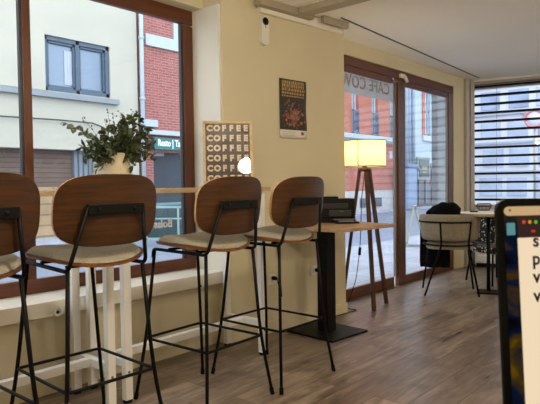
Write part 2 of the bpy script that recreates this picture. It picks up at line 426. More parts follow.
# ================================================================ FURNITURE
# ---- bar stool (faces +Y)
def make_stool():
    st = thing('bar_stool', '', 'bar stool', (0,0,0), 0, 'walnut-backed bar stools along the window bar')
    cx = .012
    zt = .772
    # seat shell
    out = superell(.234, .212, 2.7)
    def dish(u, v): return zt+.008+.034*(abs(u)/.222)**2.0+.020*max(0, v/.212)**1.5-.012*max(0, (v-.14)/.07)**2
    b = shell(bm_new(), out, lambda u,v,r: Vector((cx+u, v, dish(u,v)+.004)), lambda u,v,r: Vector((cx+u*.985, v*.985, dish(u,v)-.009)))
    obj('seat_shell', b, [M['walnut'], M['plyedge_dark']], st)
    pad = lambda u,v,r: Vector((cx+u*.97, v*.97, dish(u,v)+.006+.044*(1-r**9)))
    b = shell(bm_new(), superell(.228, .206, 2.7), pad, lambda u,v,r: Vector((cx+u*.97, v*.97, dish(u,v)+.005)), 12, 0, 0, 0)
    obj('seat_pad', b, M['pad'], st)
    # backrest: superellipse, curved in plan, leaning back
    W, Hh, zc_ = .233, .142, .999
    def surf(u, v, off): return Vector((cx+u, -.243+.055*(u/W)**2-.13*v+off, zc_+v))
    b = shell(bm_new(), superell(W, Hh, 3.3, 72), lambda u,v,r: surf(u,v,0.007), lambda u,v,r: surf(u,v,-.006))
    obj('backrest', b, [M['walnut'], M['plyedge']], st)
    # bracket plate with screws
    b = bm_new(); box(b, cx-.125, cx+.125, -.264, -.245, .984, 1.024, bev=.003)
    br = obj('back_bracket', b, M['black'], st)
    for x in (-.08, .08):
        b = bm_new(); lathe(b, [(.0001,0),(.009,0),(.008,.004),(.0001,.005)], 12, cap=False)
        b.transform(Matrix.Translation((cx+x, -.264, 1.004)) @ Matrix.Rotation(PI/2, 4, 'X')); obj('screw', b, M['blackmatt'], br)
    # side rods: up the back, under the seat, down the front leg
    for s in (-1, 1):
        b = bm_new()
        tube(b, fillet([(cx+s*.122,-.256,1.018),(-.003+s*.175,-.215,.770),(-.008+s*.155,.19,.776),(-.008+s*.155,.196,.73)], .03), .0085, 10)
        obj('side_rod', b, M['black'], st)
        for e in (-1, 1):
            b = bm_new()
            top = (-.005+s*(.150 if e > 0 else .168), .19 if e > 0 else -.203, .770); mid = (s*.195, e*.222, .315); foot = (s*.238, e*.260, .012)
            tube(b, fillet([top, mid, foot], .2, 4), .0085, 10)
            lg = obj('leg', b, M['black'], st)
            b = bm_new(); d = (Vector(foot)-Vector(mid)).normalized()
            tube(b, [Vector(foot)-d*.022, Vector(foot)+d*.012], .0115, 12); obj('foot_cap', b, M['rubber'], lg)
    b = bm_new()
    tube(b, fillet([(-.197,-.224,.315),(.197,-.224,.315),(.197,.224,.315),(-.197,.224,.315)], .02, 4, True), .0068, 10, True)
    obj('footrest', b, M['black'], st)
    for y_ in (.10, -.12): obj('seat_support', tube(bm_new(), [(cx-.15,y_,.776),(cx+.15,y_,.776)], .007, 8), M['black'], st)
    return st
st0 = make_stool()
st0.location = (2.455, 2.126, 0); st0.rotation_euler.z = 0
st0['label'] = 'walnut bar stool nearest the printer table, rightmost in the row'
dup(st0, (1.945, 2.160, 0), math.radians(2), 'walnut bar stool directly in front of the framed COFFEE poster')
dup(st0, (1.276, 2.178, 0), math.radians(-2), 'walnut bar stool in front of the vase of green branches').scale.z = 1.007
dup(st0, (.745, 2.17, 0), math.radians(1), 'walnut bar stool cut off by the left edge, leftmost of the row').scale.z = 1.011

# ---- bar tables
def make_bar_table(L):
    t = thing('bar_table', '', 'bar table', (0,0,0), 0, 'high bar tables along the window')
    obj('tabletop', bbox_(0, L, 2.35, 2.752, 1.06, 1.085, .003), M['tabletop'], t)
    for x in (.024, L-.062):
        for y in (2.385, 2.705):
            lg = obj('leg', bbox_(x, x+.042, y, y+.036, .018, 1.058, .002), M['white'], t)
            obj('foot_cap', bbox_(x+.004, x+.038, y+.004, y+.032, 0, .02), M['rubber'], lg)
            b = bm_new(); lathe(b, [(.0001,0),(.007,0),(.006,.003),(.0001,.004)], 10, cap=False)
            b.transform(Matrix.Translation((x+.021, y, .16)) @ Matrix.Rotation(PI/2, 4, 'X')); obj('bolt', b, M['greytray'], lg)
        obj('crossbar', bbox_(x+.003, x+.039, 2.421, 2.705, .185, .225, .002), M['white'], t)
        obj('top_rail', bbox_(x+.003, x+.039, 2.421, 2.705, 1.02, 1.058, .002), M['white'], t)
    obj('stretcher', bbox_(.057, L-.057, 2.55, 2.59, .185, .225, .002), M['white'], t)
    return t
ta = make_bar_table(1.115); ta.location = (1.596, 0, 0)
ta['label'] = 'high oak-topped table on white legs under the vase and COFFEE poster'
tb = make_bar_table(1.9); tb.location = (-.316, 0, 0); tb['label'] = 'high oak-topped table on white legs running off the left edge'

# ---- vase and bouquet
vb = aty(115, 172, 2.60); vz = 1.085
va = obj('vase', lathe(bm_new(), [(.0001,0),(.075,0),(.088,.012),(.094,.06),(.088,.115),(.074,.16),(.065,.182),(.067,.192),(.060,.192),(.056,.18),(.0001,.15)], 36, cap=False), plain('beige_ceramic', (196,184,156), .55, var=.05, scale=14), None, (vb.x, vb.y, vz))
tag(va, 'beige ceramic vase on the window bar holding green branches', 'vase')
bq = thing('branch_bouquet', 'bunch of green eucalyptus and leafy branches standing in the beige vase', 'bouquet', (vb.x, vb.y, vz+.15))
M['leaf'] = plain('dark_green_leaf', (62,72,44), .6, var=.35, scale=25, spec=.3)
M['euc'] = plain('grey_green_leaf', (104,118,98), .65, var=.2, scale=25, spec=.3)
M['twig'] = plain('brown_twig', (84,62,44), .8)
def leaf(bm, p, d, n, L, W, mi):
    d = d.normalized(); s = d.cross(n).normalized(); n = s.cross(d)
    prof = [(0,0,0),(.25,.8,.03),(.55,1,.02),(.82,.6,-.04),(1,0,-.12)]
    mid = [bm.verts.new(p+d*L*a+n*L*(c-.05)) for a,w,c in prof]
    for sg in (1,-1):
        e = [bm.verts.new(p+d*L*a+s*sg*W*.5*w+n*L*c) for a,w,c in prof[1:4]]
        for f in ((mid[0],mid[1],e[0]),(mid[1],mid[2],e[1],e[0]),(mid[2],mid[3],e[2],e[1]),(mid[3],mid[4],e[2])):
            q = bm.faces.new(f if sg > 0 else tuple(reversed(f))); q.material_index = mi; q.smooth = True
rnd = random.Random(11)
def rv(): return Vector((rnd.uniform(-1,1), rnd.uniform(-1,1), rnd.uniform(-1,1))).normalized()
def branch(tip_px, yoff, L, W, step, kind, start=.28, curve=.05, pairs=2):
    tip = aty(tip_px[0], tip_px[1], vb.y+yoff) - bq.location
    p0 = Vector((rnd.uniform(-.02,.02), rnd.uniform(-.02,.02), -.06)); p1_ = Vector((p0.x+tip.x*.25, p0.y+tip.y*.2, max(.08, tip.z*.55+curve)))
    pts = [p0*(1-t)**2+p1_*2*t*(1-t)+tip*t*t for t in [i/14 for i in range(15)]]
    b = bm_new(); tube(b, pts, .0028, 6, r1=.001)
    ln = sum((pts[i+1]-pts[i]).length for i in range(14)); n = int(ln*(1-start)/step)
    for i in range(n+1):
        t = start+(1-start)*i/max(1,n); j = min(13, int(t*14)); f = t*14-j
        p = pts[j].lerp(pts[j+1], f); d = (pts[j+1]-pts[j]).normalized()
        for q in range(pairs):
            side = d.cross(rv()).normalized(); k = rnd.uniform(.75, 1.15)*(1-.35*t if kind == 'euc' else 1)
            leaf(b, p, (side+d*rnd.uniform(.2,.9)).normalized(), rv(), L*k, W*k, 1)
    obj('eucalyptus_branch' if kind == 'euc' else 'leafy_branch', b, [M['twig'], M['euc' if kind == 'euc' else 'leaf']], bq, fix=False)
for tp, yo in (((62,122),.0), ((74,128),-.06), ((88,140),.05)): branch(tp, yo, .042, .036, .022, 'euc', .3, .03, 2)
for tp, yo in (((84,157),-.03), ((82,147),.02)): branch(tp, yo, .045, .02, .017, 'leaf', .3, -.01)
for tp, yo in (((100,140),.08),((106,132),-.08),((118,128),.05),((126,120),-.04),((134,117),.06),((140,121),-.07),((147,128),.03),((150,135),-.06),((152,145),.05),((146,152),-.1),((140,160),-.09),((133,166),-.11),((136,140),.1),((122,140),-.11),((96,158),-.09),((104,164),-.1),((112,150),-.12),((128,134),-.12),((90,150),-.05),((150,158),-.02),((98,168),-.06)):
    branch(tp, yo, .046, .019, .014, 'leaf', .32 if tp[1] < 150 else .4, .02 if tp[1] < 150 else .09, 3)
for tp, yo in (((108,113),.02),((113,116),-.05),((121,113),.06),((133,112),.0),((104,120),.03),((82,118),.03)):
    tip = aty(tp[0], tp[1], vb.y+yo)-bq.location; b = bm_new()
    pts = [Vector((0,0,-.05))*(1-t)+tip*t+Vector((0,0,.03*math.sin(PI*t))) for t in [i/8 for i in range(9)]]
    tube(b, pts, .0014, 5, r1=.0007)
    for i in range(9):
        q = pts[8-i//3]+rv()*.018; tube(b, [pts[8-i//3], q], .0007, 4)
        if rnd.random() < .6: bmesh.ops.create_icosphere(b, subdivisions=1, radius=.0048, matrix=Matrix.Translation(q))
    obj('dried_sprig', b, M['twig'], bq, fix=False)

# ---- framed COFFEE poster standing on the bar table
pr = Vector((.738, -.675, 0)).normalized(); pf = Vector((-pr.y, pr.x, 0))          # right, away from viewer
P0 = Vector((2.572, 2.631, 1.0855))-pr*.136
tilt = math.radians(9); pu = Vector((pf.x*math.sin(tilt), pf.y*math.sin(tilt), math.cos(tilt)))
cp = thing('framed_poster', 'framed brown poster repeating COFFEE, standing on the window bar', 'poster', P0)
mP = basis((0,0,0), pr, pu); PW, PH = .328, .442
b = bm_new()
for a in ((0,PW,0,.018),(0,PW,PH-.018,PH),(0,.018,.018,PH-.018),(PW-.018,PW,.018,PH-.018)): box(b, a[0],a[1],a[2],a[3],-.012,.012, mtx=mP, bev=.002)
obj('frame', b, wood('pale_frame_wood', (190,160,112), (222,196,150), (9,9,9), .5, .4), cp)
obj('print', bbox_(.015,PW-.015,.015,PH-.015,-.008,-.002,0,mP), plain('brown_grey_print', (74,62,54), .7, var=.12, scale=30), cp)
b = bm_new()
for r in range(6):
    for k, ch in enumerate('COFFEE'):
        q = text_bm(ch, .054, .0006, mP @ Matrix.Translation((.046+k*.0478, PH-.064-r*.0675, -.001)), None, .0034, 1.0, 'CENTER')
        me = bpy.data.meshes.new('tmp'); q.to_mesh(me); q.free(); b.from_mesh(me); bpy.data.meshes.remove(me)
obj('lettering', b, plain('cream_print_ink', (222,206,184), .7, var=.06, scale=40), cp)
obj('pane', bbox_(.012,PW-.012,.012,PH-.012,.003,.0034,0,mP), M['posterglass'], cp)

# ---- things on the pier wall
def onpier(x, y, off=0): return atp(x, y, PL+PN*off, PN)
def pier_m(o): return basis((0,0,0), PDIR, (0,0,1))        # local x right along wall, y up, z into the room (towards -Y)
c0 = onpier(262.3, 31.5)
sc = thing('security_camera', 'white capsule security camera mounted high on the beige pier', 'camera', c0)
mw = basis((0,0,0), PDIR, (0,0,1))
a = onpier(257.8, 31); a2 = onpier(267.2, 31); cw = (a2-a).length*.37
z1 = onpier(262, 17.5).z-c0.z; z0 = onpier(262, 45.5).z-c0.z
out = [(cw*math.cos(t), (z1-cw)+cw*math.sin(t)) for t in [PI*i/14 for i in range(15)]]+[(cw*math.cos(t), (z0+cw*.6)+cw*.6*math.sin(t)) for t in [PI+PI*i/14 for i in range(15)]]
b = prism(bm_new(), out, .0, .035, mtx=mw); bmesh.ops.bevel(b, geom=[e for e in b.edges if e.calc_face_angle(0) > .8], offset=.006, segments=2, affect='EDGES')
obj('body', b, M['plastic'], sc)
b = lathe(bm_new(), [(.0001,.03),(cw*.8,.03),(cw*.8,.04),(cw*.55,.043),(.0001,.047)], 24, cap=False); b.transform(mw @ Matrix.Translation((0, z1-cw, 0))); obj('lens', b, M['black'], sc)
b = lathe(bm_new(), [(.0001,.034),(.005,.036),(.0001,.038)], 10, cap=False); b.transform(mw @ Matrix.Translation((0, z1-cw*2.15, 0))); obj('sensor_dot', b, M['black'], sc)
# flower poster
A = onpier(278.7, 78); B = onpier(305.2, 82); Cc = onpier(305, 139); D = onpier(279, 138)
pw = (B-A).dot(PDIR); ph = (A.z+B.z)/2-(Cc.z+D.z)/2
org = Vector((A.x, A.y, (Cc.z+D.z)/2))
fp = thing('flower_poster', 'dark paper poster of red flowers pinned to the beige pier', 'poster', org+PN*.002)
b = bm_new(); NX, NY = 8, 14; g = []
def curl(u, v): return .003+.006*u*u*math.sin(v*5+.6)**2+.004*(1-v)**3
for j in range(NY+1): g.append([b.verts.new(mw @ Vector((pw*i/NX, ph*j/NY, curl(i/NX, j/NY)))) for i in range(NX+1)])
for j in range(NY):
    for i in range(NX): f = b.faces.new((g[j][i], g[j][i+1], g[j+1][i+1], g[j+1][i])); f.material_index = 1 if j < 2 else 0; f.smooth = True
sheet = obj('sheet', b, [plain('black_poster_print', (44,40,36), .6, var=.3, scale=20), M['paper']], fp)
md = sheet.modifiers.new('Solidify', 'SOLIDIFY'); md.thickness = .0012
rp = random.Random(5); fl = bm_new()
FM = [plain('red_flower_ink', (158,74,60), .7), plain('orange_flower_ink', (176,116,78), .7), plain('green_leaf_ink', (80,84,62), .7), plain('gold_ink', (186,156,104), .7), plain('grey_ink', (120,112,108), .7)]
def blot(x, y, r, mi, sides=9, sy=1):
    z = curl(x/pw, y/ph)+.0016+rp.uniform(0,.0008)
    vs = [fl.verts.new(mw @ Vector((x+r*rp.uniform(.75,1.1)*math.cos(2*PI*k/sides), y+sy*r*rp.uniform(.75,1.1)*math.sin(2*PI*k/sides), z))) for k in range(sides)]
    f = fl.faces.new(vs); f.material_index = mi
for _ in range(190):
    r_, a_ = abs(rp.gauss(0,.5)), rp.uniform(0, 2*PI); x = pw*(.52+.62*r_*math.cos(a_)); y = ph*(.38+.40*r_*math.sin(a_)*.9)
    if .06*pw < x < .94*pw and ph*.17 < y < ph*.64: blot(x, y, pw*rp.uniform(.018,.045), rp.choice((0,0,1,2,2,2,4)))
obj('flower_print', fl, FM, fp, fix=False); fl = bm_new()
for r_, hgt in ((.95,.03),(.89,.034),(.825,.028),(.765,.022),(.715,.014)):
    x = .08*pw
    while x < .9*pw:
        w = rp.uniform(.02,.05)*pw*1.4; blot(x+w/2, ph*r_, w*.42, 3, 6, hgt/w*1.3); x += w*1.1
obj('faded_heading', fl, FM, fp, fix=False); fl = bm_new()
for r_ in (.105,.075,.045):
    x = .1*pw
    while x < .55*pw: blot(x, ph*r_, .016*pw, 4, 5, .4); x += .036*pw
obj('faded_caption', fl, FM, fp, fix=False); fl = bm_new()
blot(.82*pw, ph*.09, .06*pw, 0, 10)
obj('red_seal', fl, FM, fp, fix=False)
# sockets, plugs and cords
def socket(px, lab):
    o = onpier(*px); t = thing('wall_socket', lab, 'socket', o)
    b = bm_new(); box(b, -.04,.04,-.04,.04,0,.009, mtx=mw, bev=.003); obj('plate', b, M['plastic'], t)
    b = lathe(bm_new(), [(.0001,.0095),(.02,.0095),(.021,.011),(.0245,.011),(.0245,.009)], 20, cap=False); b.transform(mw); obj('socket_ring', b, M['white'], t)
    return t
socket((314, 270), 'white wall socket low on the pier beside the black table column')
socket((271.5, 279), 'white wall socket low on the pier behind the rightmost stool')
def plug_cord(px, path, lab, r=.003):
    o = onpier(*px, .012); t = thing('power_cord', lab, 'cord', o)
    b = bm_new(); tube(b, [PN*0, PN*.03], .015, 12); tube(b, [PN*.03, PN*.042], .009, 10); obj('plug', b, M['rubber'], t)
    pts = [PN*.045]+[onpier(x, y, .012+of)-o for x, y, of in path]; b = bm_new(); tube(b, fillet(pts, .06, 4), r, 8); obj('cable', b, M['rubber'], t)
plug_cord((316, 270), [(320,275,.06),(322,285,.03),(319,302,.02),(322,314,.05)], 'black plug and cable in the socket beside the table column')
plug_cord((273, 278), [(278,283,.05),(282,298,.02),(281.5,290,.012),(279,265,.012),(276.5,240,.012)], 'black cable hanging from the socket behind the rightmost stool')
# round knobs on the sill front
for px, lab in (((57.5,312),'round white socket on the window board left of the white legs'), ((200,286),'round white socket on the window board near the pier corner')):
    p = aty(px[0], px[1], 2.775); k = thing('round_socket', lab, 'socket', p, 0, 'round sockets on the window board')
    b = lathe(bm_new(), [(.0001,-.0),(.024,0),(.024,.006),(.017,.008),(.016,.004),(.0001,.004)], 24, cap=False); b.transform(Matrix.Rotation(PI/2, 4, 'X')); obj('rim', b, M['sill'], k)
    b = lathe(bm_new(), [(.0001,.0045),(.009,.0045),(.008,.009),(.0001,.009)], 16, cap=False); b.transform(Matrix.Rotation(PI/2, 4, 'X')); obj('core', b, M['darkmetal'], k)

# ---- printer table
TZ = .795
fl_ = atz(340.5, 229.5, TZ); fr_ = atz(396, 223.6, TZ)
pt = thing('pedestal_table', 'oak-topped table on a black column beside the pier, under the printer', 'table', (3.385, 2.40, 0), math.radians(-4.5))
rinv = Matrix.Rotation(math.radians(4.5), 3, 'Z')
def loc_(p): return rinv @ (Vector((p.x, p.y, 0))-Vector((3.385, 2.40, 0)))
e0 = loc_(fl_); e1 = loc_(fr_); bk0 = loc_(Vector((fl_.x+.03, 2.668, 0))); bk1 = loc_(Vector((fr_.x+.03, 2.600, 0)))
b = prism(bm_new(), [(e0.x,e0.y),(e1.x,e1.y),(bk1.x,bk1.y),(bk0.x,bk0.y)], TZ-.024, TZ)
bmesh.ops.bevel(b, geom=b.edges[:], offset=.002, segments=1, affect='EDGES')
obj('tabletop', b, M['tabletop2'], pt)
obj('column', bbox_(-.048,.048,-.048,.048,.012,TZ-.024,.003), M['black'], pt)
obj('mount_plate', bbox_(-.15,.15,-.15,.15,TZ-.032,TZ-.024,.001), M['black'], pt)
obj('base_plate', bbox_(-.205,.205,-.222,.222,0,.014,.003), M['black'], pt)
# printer
cam_r = Vector((xc.x, 0, 0))
Rr = Vector((ROT[0][0], ROT[1][0], 0)).normalized(); Rf = Vector((ROT[0][2], ROT[1][2], 0)).normalized()
pp = atz(355.3, 222.8, TZ); pp = pp*1.0
prn = thing('printer', 'small black printer with a grey paper tray on the oak table', 'printer', (pp.x, pp.y, TZ), math.atan2(Rr.y, Rr.x))
# local x: to the right, y: away from viewer
W_ = .335; HH = .188
b = bm_new(); box(b, -W_, 0, .012, .17, .004, HH, bev=.006); obj('body', b, M['printer'], prn)
b = bm_new(); box(b, -W_+.004, -.125, .02, .17, HH, HH+.016, bev=.005); obj('scanner_lid', b, M['printer'], prn)
b = bm_new(); box(b, -W_+.03, -.055, .004, .014, .112, .150, bev=.003); obj('control_panel', b, M['printer2'], prn)
b = bm_new(); box(b, -.2, -.03, .002, .014, .052, .098, bev=.003); obj('front_flap', b, M['printer2'], prn)
b = bm_new(); box(b, -W_+.02, -.01, .006, .016, .034, .048); obj('paper_slot', b, M['rubber'], prn)
b = bm_new(); box(b, -.17, -.004, -.075, .02, .026, .033, bev=.002); obj('output_tray', b, M['greytray'], prn)
b = bm_new(); box(b, -.16, .02, -.09, .10, .001, .014, bev=.003); obj('paper_cassette', b, M['printer'], prn)
b = bm_new(); box(b, -.13, -.02, -.07, .01, .0145, .018); obj('paper_sheet', b, M['paper'], prn)
b = bm_new(); box(b, -.122, -.088, .001, .0025, .086, .091); obj('badge', b, M['greytray'], prn)

# ---- floor lamp
LX, LY = 4.28, 2.56
lp = aty(364.5, 153, 2.6); LX, LY = lp.x, lp.y
ztop = aty(364, 141, LY).z; zbot = aty(364, 166.5, LY).z
rr = 20.8/F_PX*(Vector((LX, LY, 0)).dot(Rf))
lamp = thing('floor_lamp', 'lit tripod floor lamp with a cream drum shade beside the glass door', 'floor lamp', (LX, LY, 0))
t = NT('lit_lampshade'); tl = t.new('ShaderNodeBsdfTranslucent'); tl.inputs[0].default_value = lin((252,240,206)); df = t.new('ShaderNodeBsdfDiffuse'); df.inputs[0].default_value = lin((244,232,196))
mx = t.new('ShaderNodeMixShader', Fac=.6); t.link(df.outputs[0], mx.inputs[1]); t.link(tl.outputs[0], mx.inputs[2])
em = t.new('ShaderNodeEmission'); em.inputs[0].default_value = lin((255,240,186)); em.inputs[1].default_value = .44
ad = t.new('ShaderNodeAddShader'); t.link(mx.outputs[0], ad.inputs[0]); t.link(em.outputs[0], ad.inputs[1]); t.link(ad.outputs[0], t.out.inputs[0])
b = lathe(bm_new(), [(rr,zbot),(rr,ztop),(rr-.003,ztop),(rr-.003,zbot),(rr,zbot)], 48, cap=False)
sh = obj('lamp_shade', b, t.m, lamp)
b = bm_new()
for z in (zbot, ztop): tube(b, [(rr*math.cos(2*PI*k/40), rr*math.sin(2*PI*k/40), z) for k in range(40)], .004, 6, True)
obj('shade_rim', b, plain('tan_shade_rim', (150,120,60), .7), sh)
b = bm_new(); th0 = math.atan2(-LY, -LX)-.30
pts = []
for i in range(33):
    z = zbot+(ztop-zbot)*i/32; th = th0+.05*math.sin(i*PI/2.6); pts.append(((rr+.003)*math.cos(th), (rr+.003)*math.sin(th), z))
tube(b, pts, .003, 6); obj('seam_lace', b, plain('tan_lace', (176,140,60), .8), sh)
obj('hub', lathe(bm_new(), [(.0001,zbot-.045),(.05,zbot-.042),(.055,zbot-.015),(.022,zbot-.01),(.018,zbot+.06),(.0001,zbot+.06)], 20, cap=False), M['lampwood'], lamp)
bm = bm_new(); bmesh.ops.create_uvsphere(bm, u_segments=16, v_segments=10, radius=.035, matrix=Matrix.Translation((0,0,zbot+.10)))
obj('bulb', bm, emit('warm_bulb', (255,224,170), 4), lamp)
feet = [atz(374, 311, 0), atz(386.5, 303.5, 0), None]
c_ = Vector((LX, LY, 0)); v3 = -((feet[0]-c_)+(feet[1]-c_)); feet[2] = Vector((4.19, 2.80, 0))
for f in feet:
    d = (Vector((f.x, f.y, 0))-c_); top = Vector((d.x*.20, d.y*.20, zbot-.012)); ft = Vector((d.x, d.y, 0.0))
    ax = (ft-top).normalized(); sd = ax.cross(Vector((0,0,1))).normalized()
    b = bm_new(); bx = basis(top, sd, ax.cross(sd)); L = (ft-top).length
    box(b, -.017,.017,-.012,.012,0,L*.998, mtx=bx, bev=.003)
    # align foot to the floor
    for v in b.verts:
        if v.co.z < .0: v.co.z = 0
    obj('leg', b, M['lampwood'], lamp)
q = lambda x, y, Y: aty(x, y, Y)-c_
b = bm_new(); tube(b, fillet([(0,0,zbot-.05), q(361.5,200,2.62), q(360.8,230,2.64), q(359.8,250,2.66), q(356,280,2.70), q(350,297,2.74), Vector((4.09-LX,2.70-LY,.008)), Vector((4.12-LX,2.60-LY,.006)), Vector((4.06-LX,2.595-LY,.006)), Vector((3.7-LX,2.62-LY,.006))], .05, 4), .0035, 8)
cb = obj('power_cable', b, M['rubber'], lamp)
b = bm_new(); tube(b, [q(360,247.5,2.655), q(359.4,255,2.662)], .013, 10); obj('inline_switch', b, M['rubber'], cb)
L_ = bpy.data.lights.new('lamp_light', 'POINT'); L_.energy = 4.5; L_.color = (1, .84, .60); L_.shadow_soft_size = .05
lo = bpy.data.objects.new('lamp_light', L_); C.objects.link(lo); lo.location = (LX, LY, zbot+.16)

# ---- beige armchair seen from behind (faces +x local)
fl4 = [atz(425,296,0), atz(480,298,0), atz(472,288,0), atz(423.5,287.5,0)]
cc = sum(fl4, Vector())/4; dirv = ((fl4[2]+fl4[3])-(fl4[0]+fl4[1])).normalized(); ang = math.atan2(dirv.y, dirv.x)
ac = thing('armchair', 'beige barrel-back armchair on thin black legs with a coat over it', 'armchair', (cc.x, cc.y, 0), ang)
def sweep_back(bm, a0, a1, R, ax, z0, z1, th, flare=.03, n=30, drop=.05):
    rings = []
    for i in range(n+1):
        t = i/n; a = a0+(a1-a0)*t; e = abs(2*t-1)
        zz1 = z1-drop*max(0, (e-.55)/.45)**2
        prof = []
        for k in range(12):
            p = 2*PI*k/12; u, w = math.cos(p), math.sin(p)
            u = math.copysign(abs(u)**.7, u); w = math.copysign(abs(w)**.45, w)
            zf = (z0+zz1)/2+(zz1-z0)/2*w; rad = R+th/2*u+flare*(zf-z0)/(zz1-z0)
            prof.append(bm.verts.new((ax*rad*math.cos(a)+(0), rad*math.sin(a), zf)))
        rings.append(prof)
    for a, b_ in zip(rings, rings[1:]):
        for k in range(12): f = bm.faces.new((a[k], a[(k+1)%12], b_[(k+1)%12], b_[k])); f.smooth = True
    bm.faces.new(rings[0]); bm.faces.new(list(reversed(rings[-1]))); return bm
R_ = .245
obj('back_shell', sweep_back(bm_new(), math.radians(68), math.radians(292), R_, 1.0, .53, .79, .05), M['chairfab'], ac)
b = shell(bm_new(), superell(.235,.225,3), lambda u,v,r: Vector((.015+u, v, .485+.045*(1-r**6))), lambda u,v,r: Vector((.015+u, v, .45)), 8, 0, 0, 0)
obj('seat_cushion', b, M['chairfab'], ac)
ring = lambda R, z, a0, a1, n=24: [(R*math.cos(math.radians(a0+(a1-a0)*i/n)), R*math.sin(math.radians(a0+(a1-a0)*i/n)), z) for i in range(n+1)]
b = bm_new(); tube(b, ring(.292,.715,88,212), .009, 10); tube(b, ring(.292,.715,88,218), .009, 10); obj('back_rail', b, M['black'], ac)
b = bm_new(); tube(b, ring(.25,.49,0,345), .009, 10, True); obj('seat_ring', b, M['black'], ac)
for s, a in ((1, 158), (-1, 216)):
    tp_ = Vector((.292*math.cos(math.radians(a)), .292*math.sin(math.radians(a)), .715)); md_ = Vector((.262*math.cos(math.radians(a)), .262*math.sin(math.radians(a)), .49))
    b = bm_new(); tube(b, fillet([tp_, md_, (-.21, s*.25, 0)], .04, 4), .0095, 10); obj('leg', b, M['black'], ac)
    b = bm_new(); tube(b, [(.16, s*.185, .485), (.21, s*.25, 0)], .0095, 10); obj('leg', b, M['black'], ac)
# coat thrown over the back, seat and front edge of the chair
path = fillet([(-.150,.60),(-.165,.75),(-.175,.87),(-.10,.905),(-.02,.82),(.06,.66),(.20,.575),(.285,.52),(.30,.36),(.285,.20)], .05, 3)
b = bm_new(); g = []; NW = 22
for i in range(NW+1):
    t = i/NW; col = []
    for k, p in enumerate(path):
        f = k/(len(path)-1); nz = noise.noise(Vector((t*4, f*6, 3)))
        ya = -.09 if f < .45 else -.09+.06*min(1, (f-.45)/.3); yb = .20 if f < .3 else .20+.075*min(1, (f-.3)/.25)
        y = ya+(yb-ya)*t+.012*noise.noise(Vector((f*7, t*3, 9)))
        arm = max(0, (y-.19)/.06); z = p[1]
        hump = max(0, 1-((t-.36)/(.42 if t < .36 else .70))**2)+.18*noise.noise(Vector((t*6, f*4, 1))); z = z-.085*(1-hump) if .12 < f < .5 else z
        if f > .42 and f < .72: z += min(1, arm)*.10*(1-abs(f-.57)/.15)
        col.append(b.verts.new((p[0]+.016*nz, y, z+.012*nz)))
    g.append(col)
for i in range(NW):
    for k in range(len(path)-1): f = b.faces.new((g[i][k], g[i+1][k], g[i+1][k+1], g[i][k+1])); f.smooth = True
ct = obj('coat', b, M['coat'], None, (cc.x, cc.y, 0), ang); tag(ct, 'black coat draped over the back of the beige armchair', 'coat')
md = ct.modifiers.new('Solidify', 'SOLIDIFY'); md.thickness = .012; md.offset = 1
md = ct.modifiers.new('Sub', 'SUBSURF'); md.levels = 1; md.render_levels = 1

# ---- round cafe table with its items
tc = atz(488.5, 292.5, 0)+Rf*.0
rt = thing('round_table', 'round white-topped cafe table behind the beige armchair', 'table', (tc.x, tc.y, 0))
b = lathe(bm_new(), [(.0001,.765),(.295,.765),(.302,.768),(.302,.788),(.296,.793),(.0001,.793)], 48, cap=False)
for f in b.faces: f.material_index = 0 if f.calc_center_median().z > .791 else 1
obj('tabletop', b, [M['white_board'], M['tabletop']], rt)
obj('column', lathe(bm_new(), [(.018,.02),(.018,.766)], 16), M['black'], rt)
obj('base_plate', bbox_(-.105,.105,-.105,.105,0,.014,.003,Matrix.Rotation(.3,4,'Z')), M['black'], rt)
nb = atz(474, 212.0, .793)
o = obj('notebook', bbox_(-.05,.05,-.036,.036,0,.012,.002), plain('dark_brown_leather', (52,36,28), .6), None, (nb.x, nb.y, .793), .3); tag(o, 'dark brown notebook lying on the round cafe table', 'notebook')
bp = atz(484, 210.4, .793)
wb = thing('wire_basket', 'small black wire basket on the round cafe table', 'basket', (bp.x, bp.y, .793), math.atan2(Rr.y, Rr.x))
b = bm_new()
for z, r_ in ((.004,.055),(.045,.075)): tube(b, [(r_*math.cos(2*PI*k/24), r_*math.sin(2*PI*k/24), z) for k in range(24)], .004, 6, True)
for k in range(12): tube(b, [(.055*math.cos(2*PI*k/12), .055*math.sin(2*PI*k/12), .004), (.075*math.cos(2*PI*k/12), .075*math.sin(2*PI*k/12), .045)], .002, 5)
obj('basket_body', b, M['black'], wb)
b = bm_new(); tube(b, fillet([(-.078,0,.04),(-.07,0,.072),(.07,0,.072),(.078,0,.04)], .025), .005, 8); obj('handle', b, M['black'], wb)
# ---- speckled chair beyond the round table
t = NT('speckled_fabric'); v = t.coords((34,)*3); vo = t.new('ShaderNodeTexVoronoi', Scale=1.0, Randomness=1.0); t.link(v, vo.inputs['Vector'])
t.link(t.ramp(vo.outputs['Distance'], [(.0, lin((225,215,195))), (.27, lin((215,205,185))), (.33, lin((18,18,20))), (1, lin((18,18,20)))]), t.b.inputs['Base Color']); t.b.inputs['Roughness'].default_value = .9
spk = t.m
sp = thing('side_chair', 'black speckled upholstered chair beyond the round cafe table', 'chair', (6.22, 2.16, 0), math.radians(150))
b = bm_new(); box(b, -.2,.2,-.21,.21,.40,.45, bev=.02); obj('seat', b, fabric('grey_seat_fabric', (120,116,112)), sp)
b = bm_new(); box(b, -.19,.19,-.2,.2,.33,.40, bev=.012); obj('seat_base', b, spk, sp)
b = bm_new(); box(b, .19,.235,-.24,.24,.455,.74, bev=.02); obj('backrest', b, spk, sp)
for sx_, sy_ in ((-1,-1),(-1,1),(1,-1),(1,1)):
    b = bm_new(); tube(b, [(sx_*.17, sy_*.17, .335), (sx_*.21, sy_*.21, 0)], .011, 8); obj('leg', b, M['black'], sp)
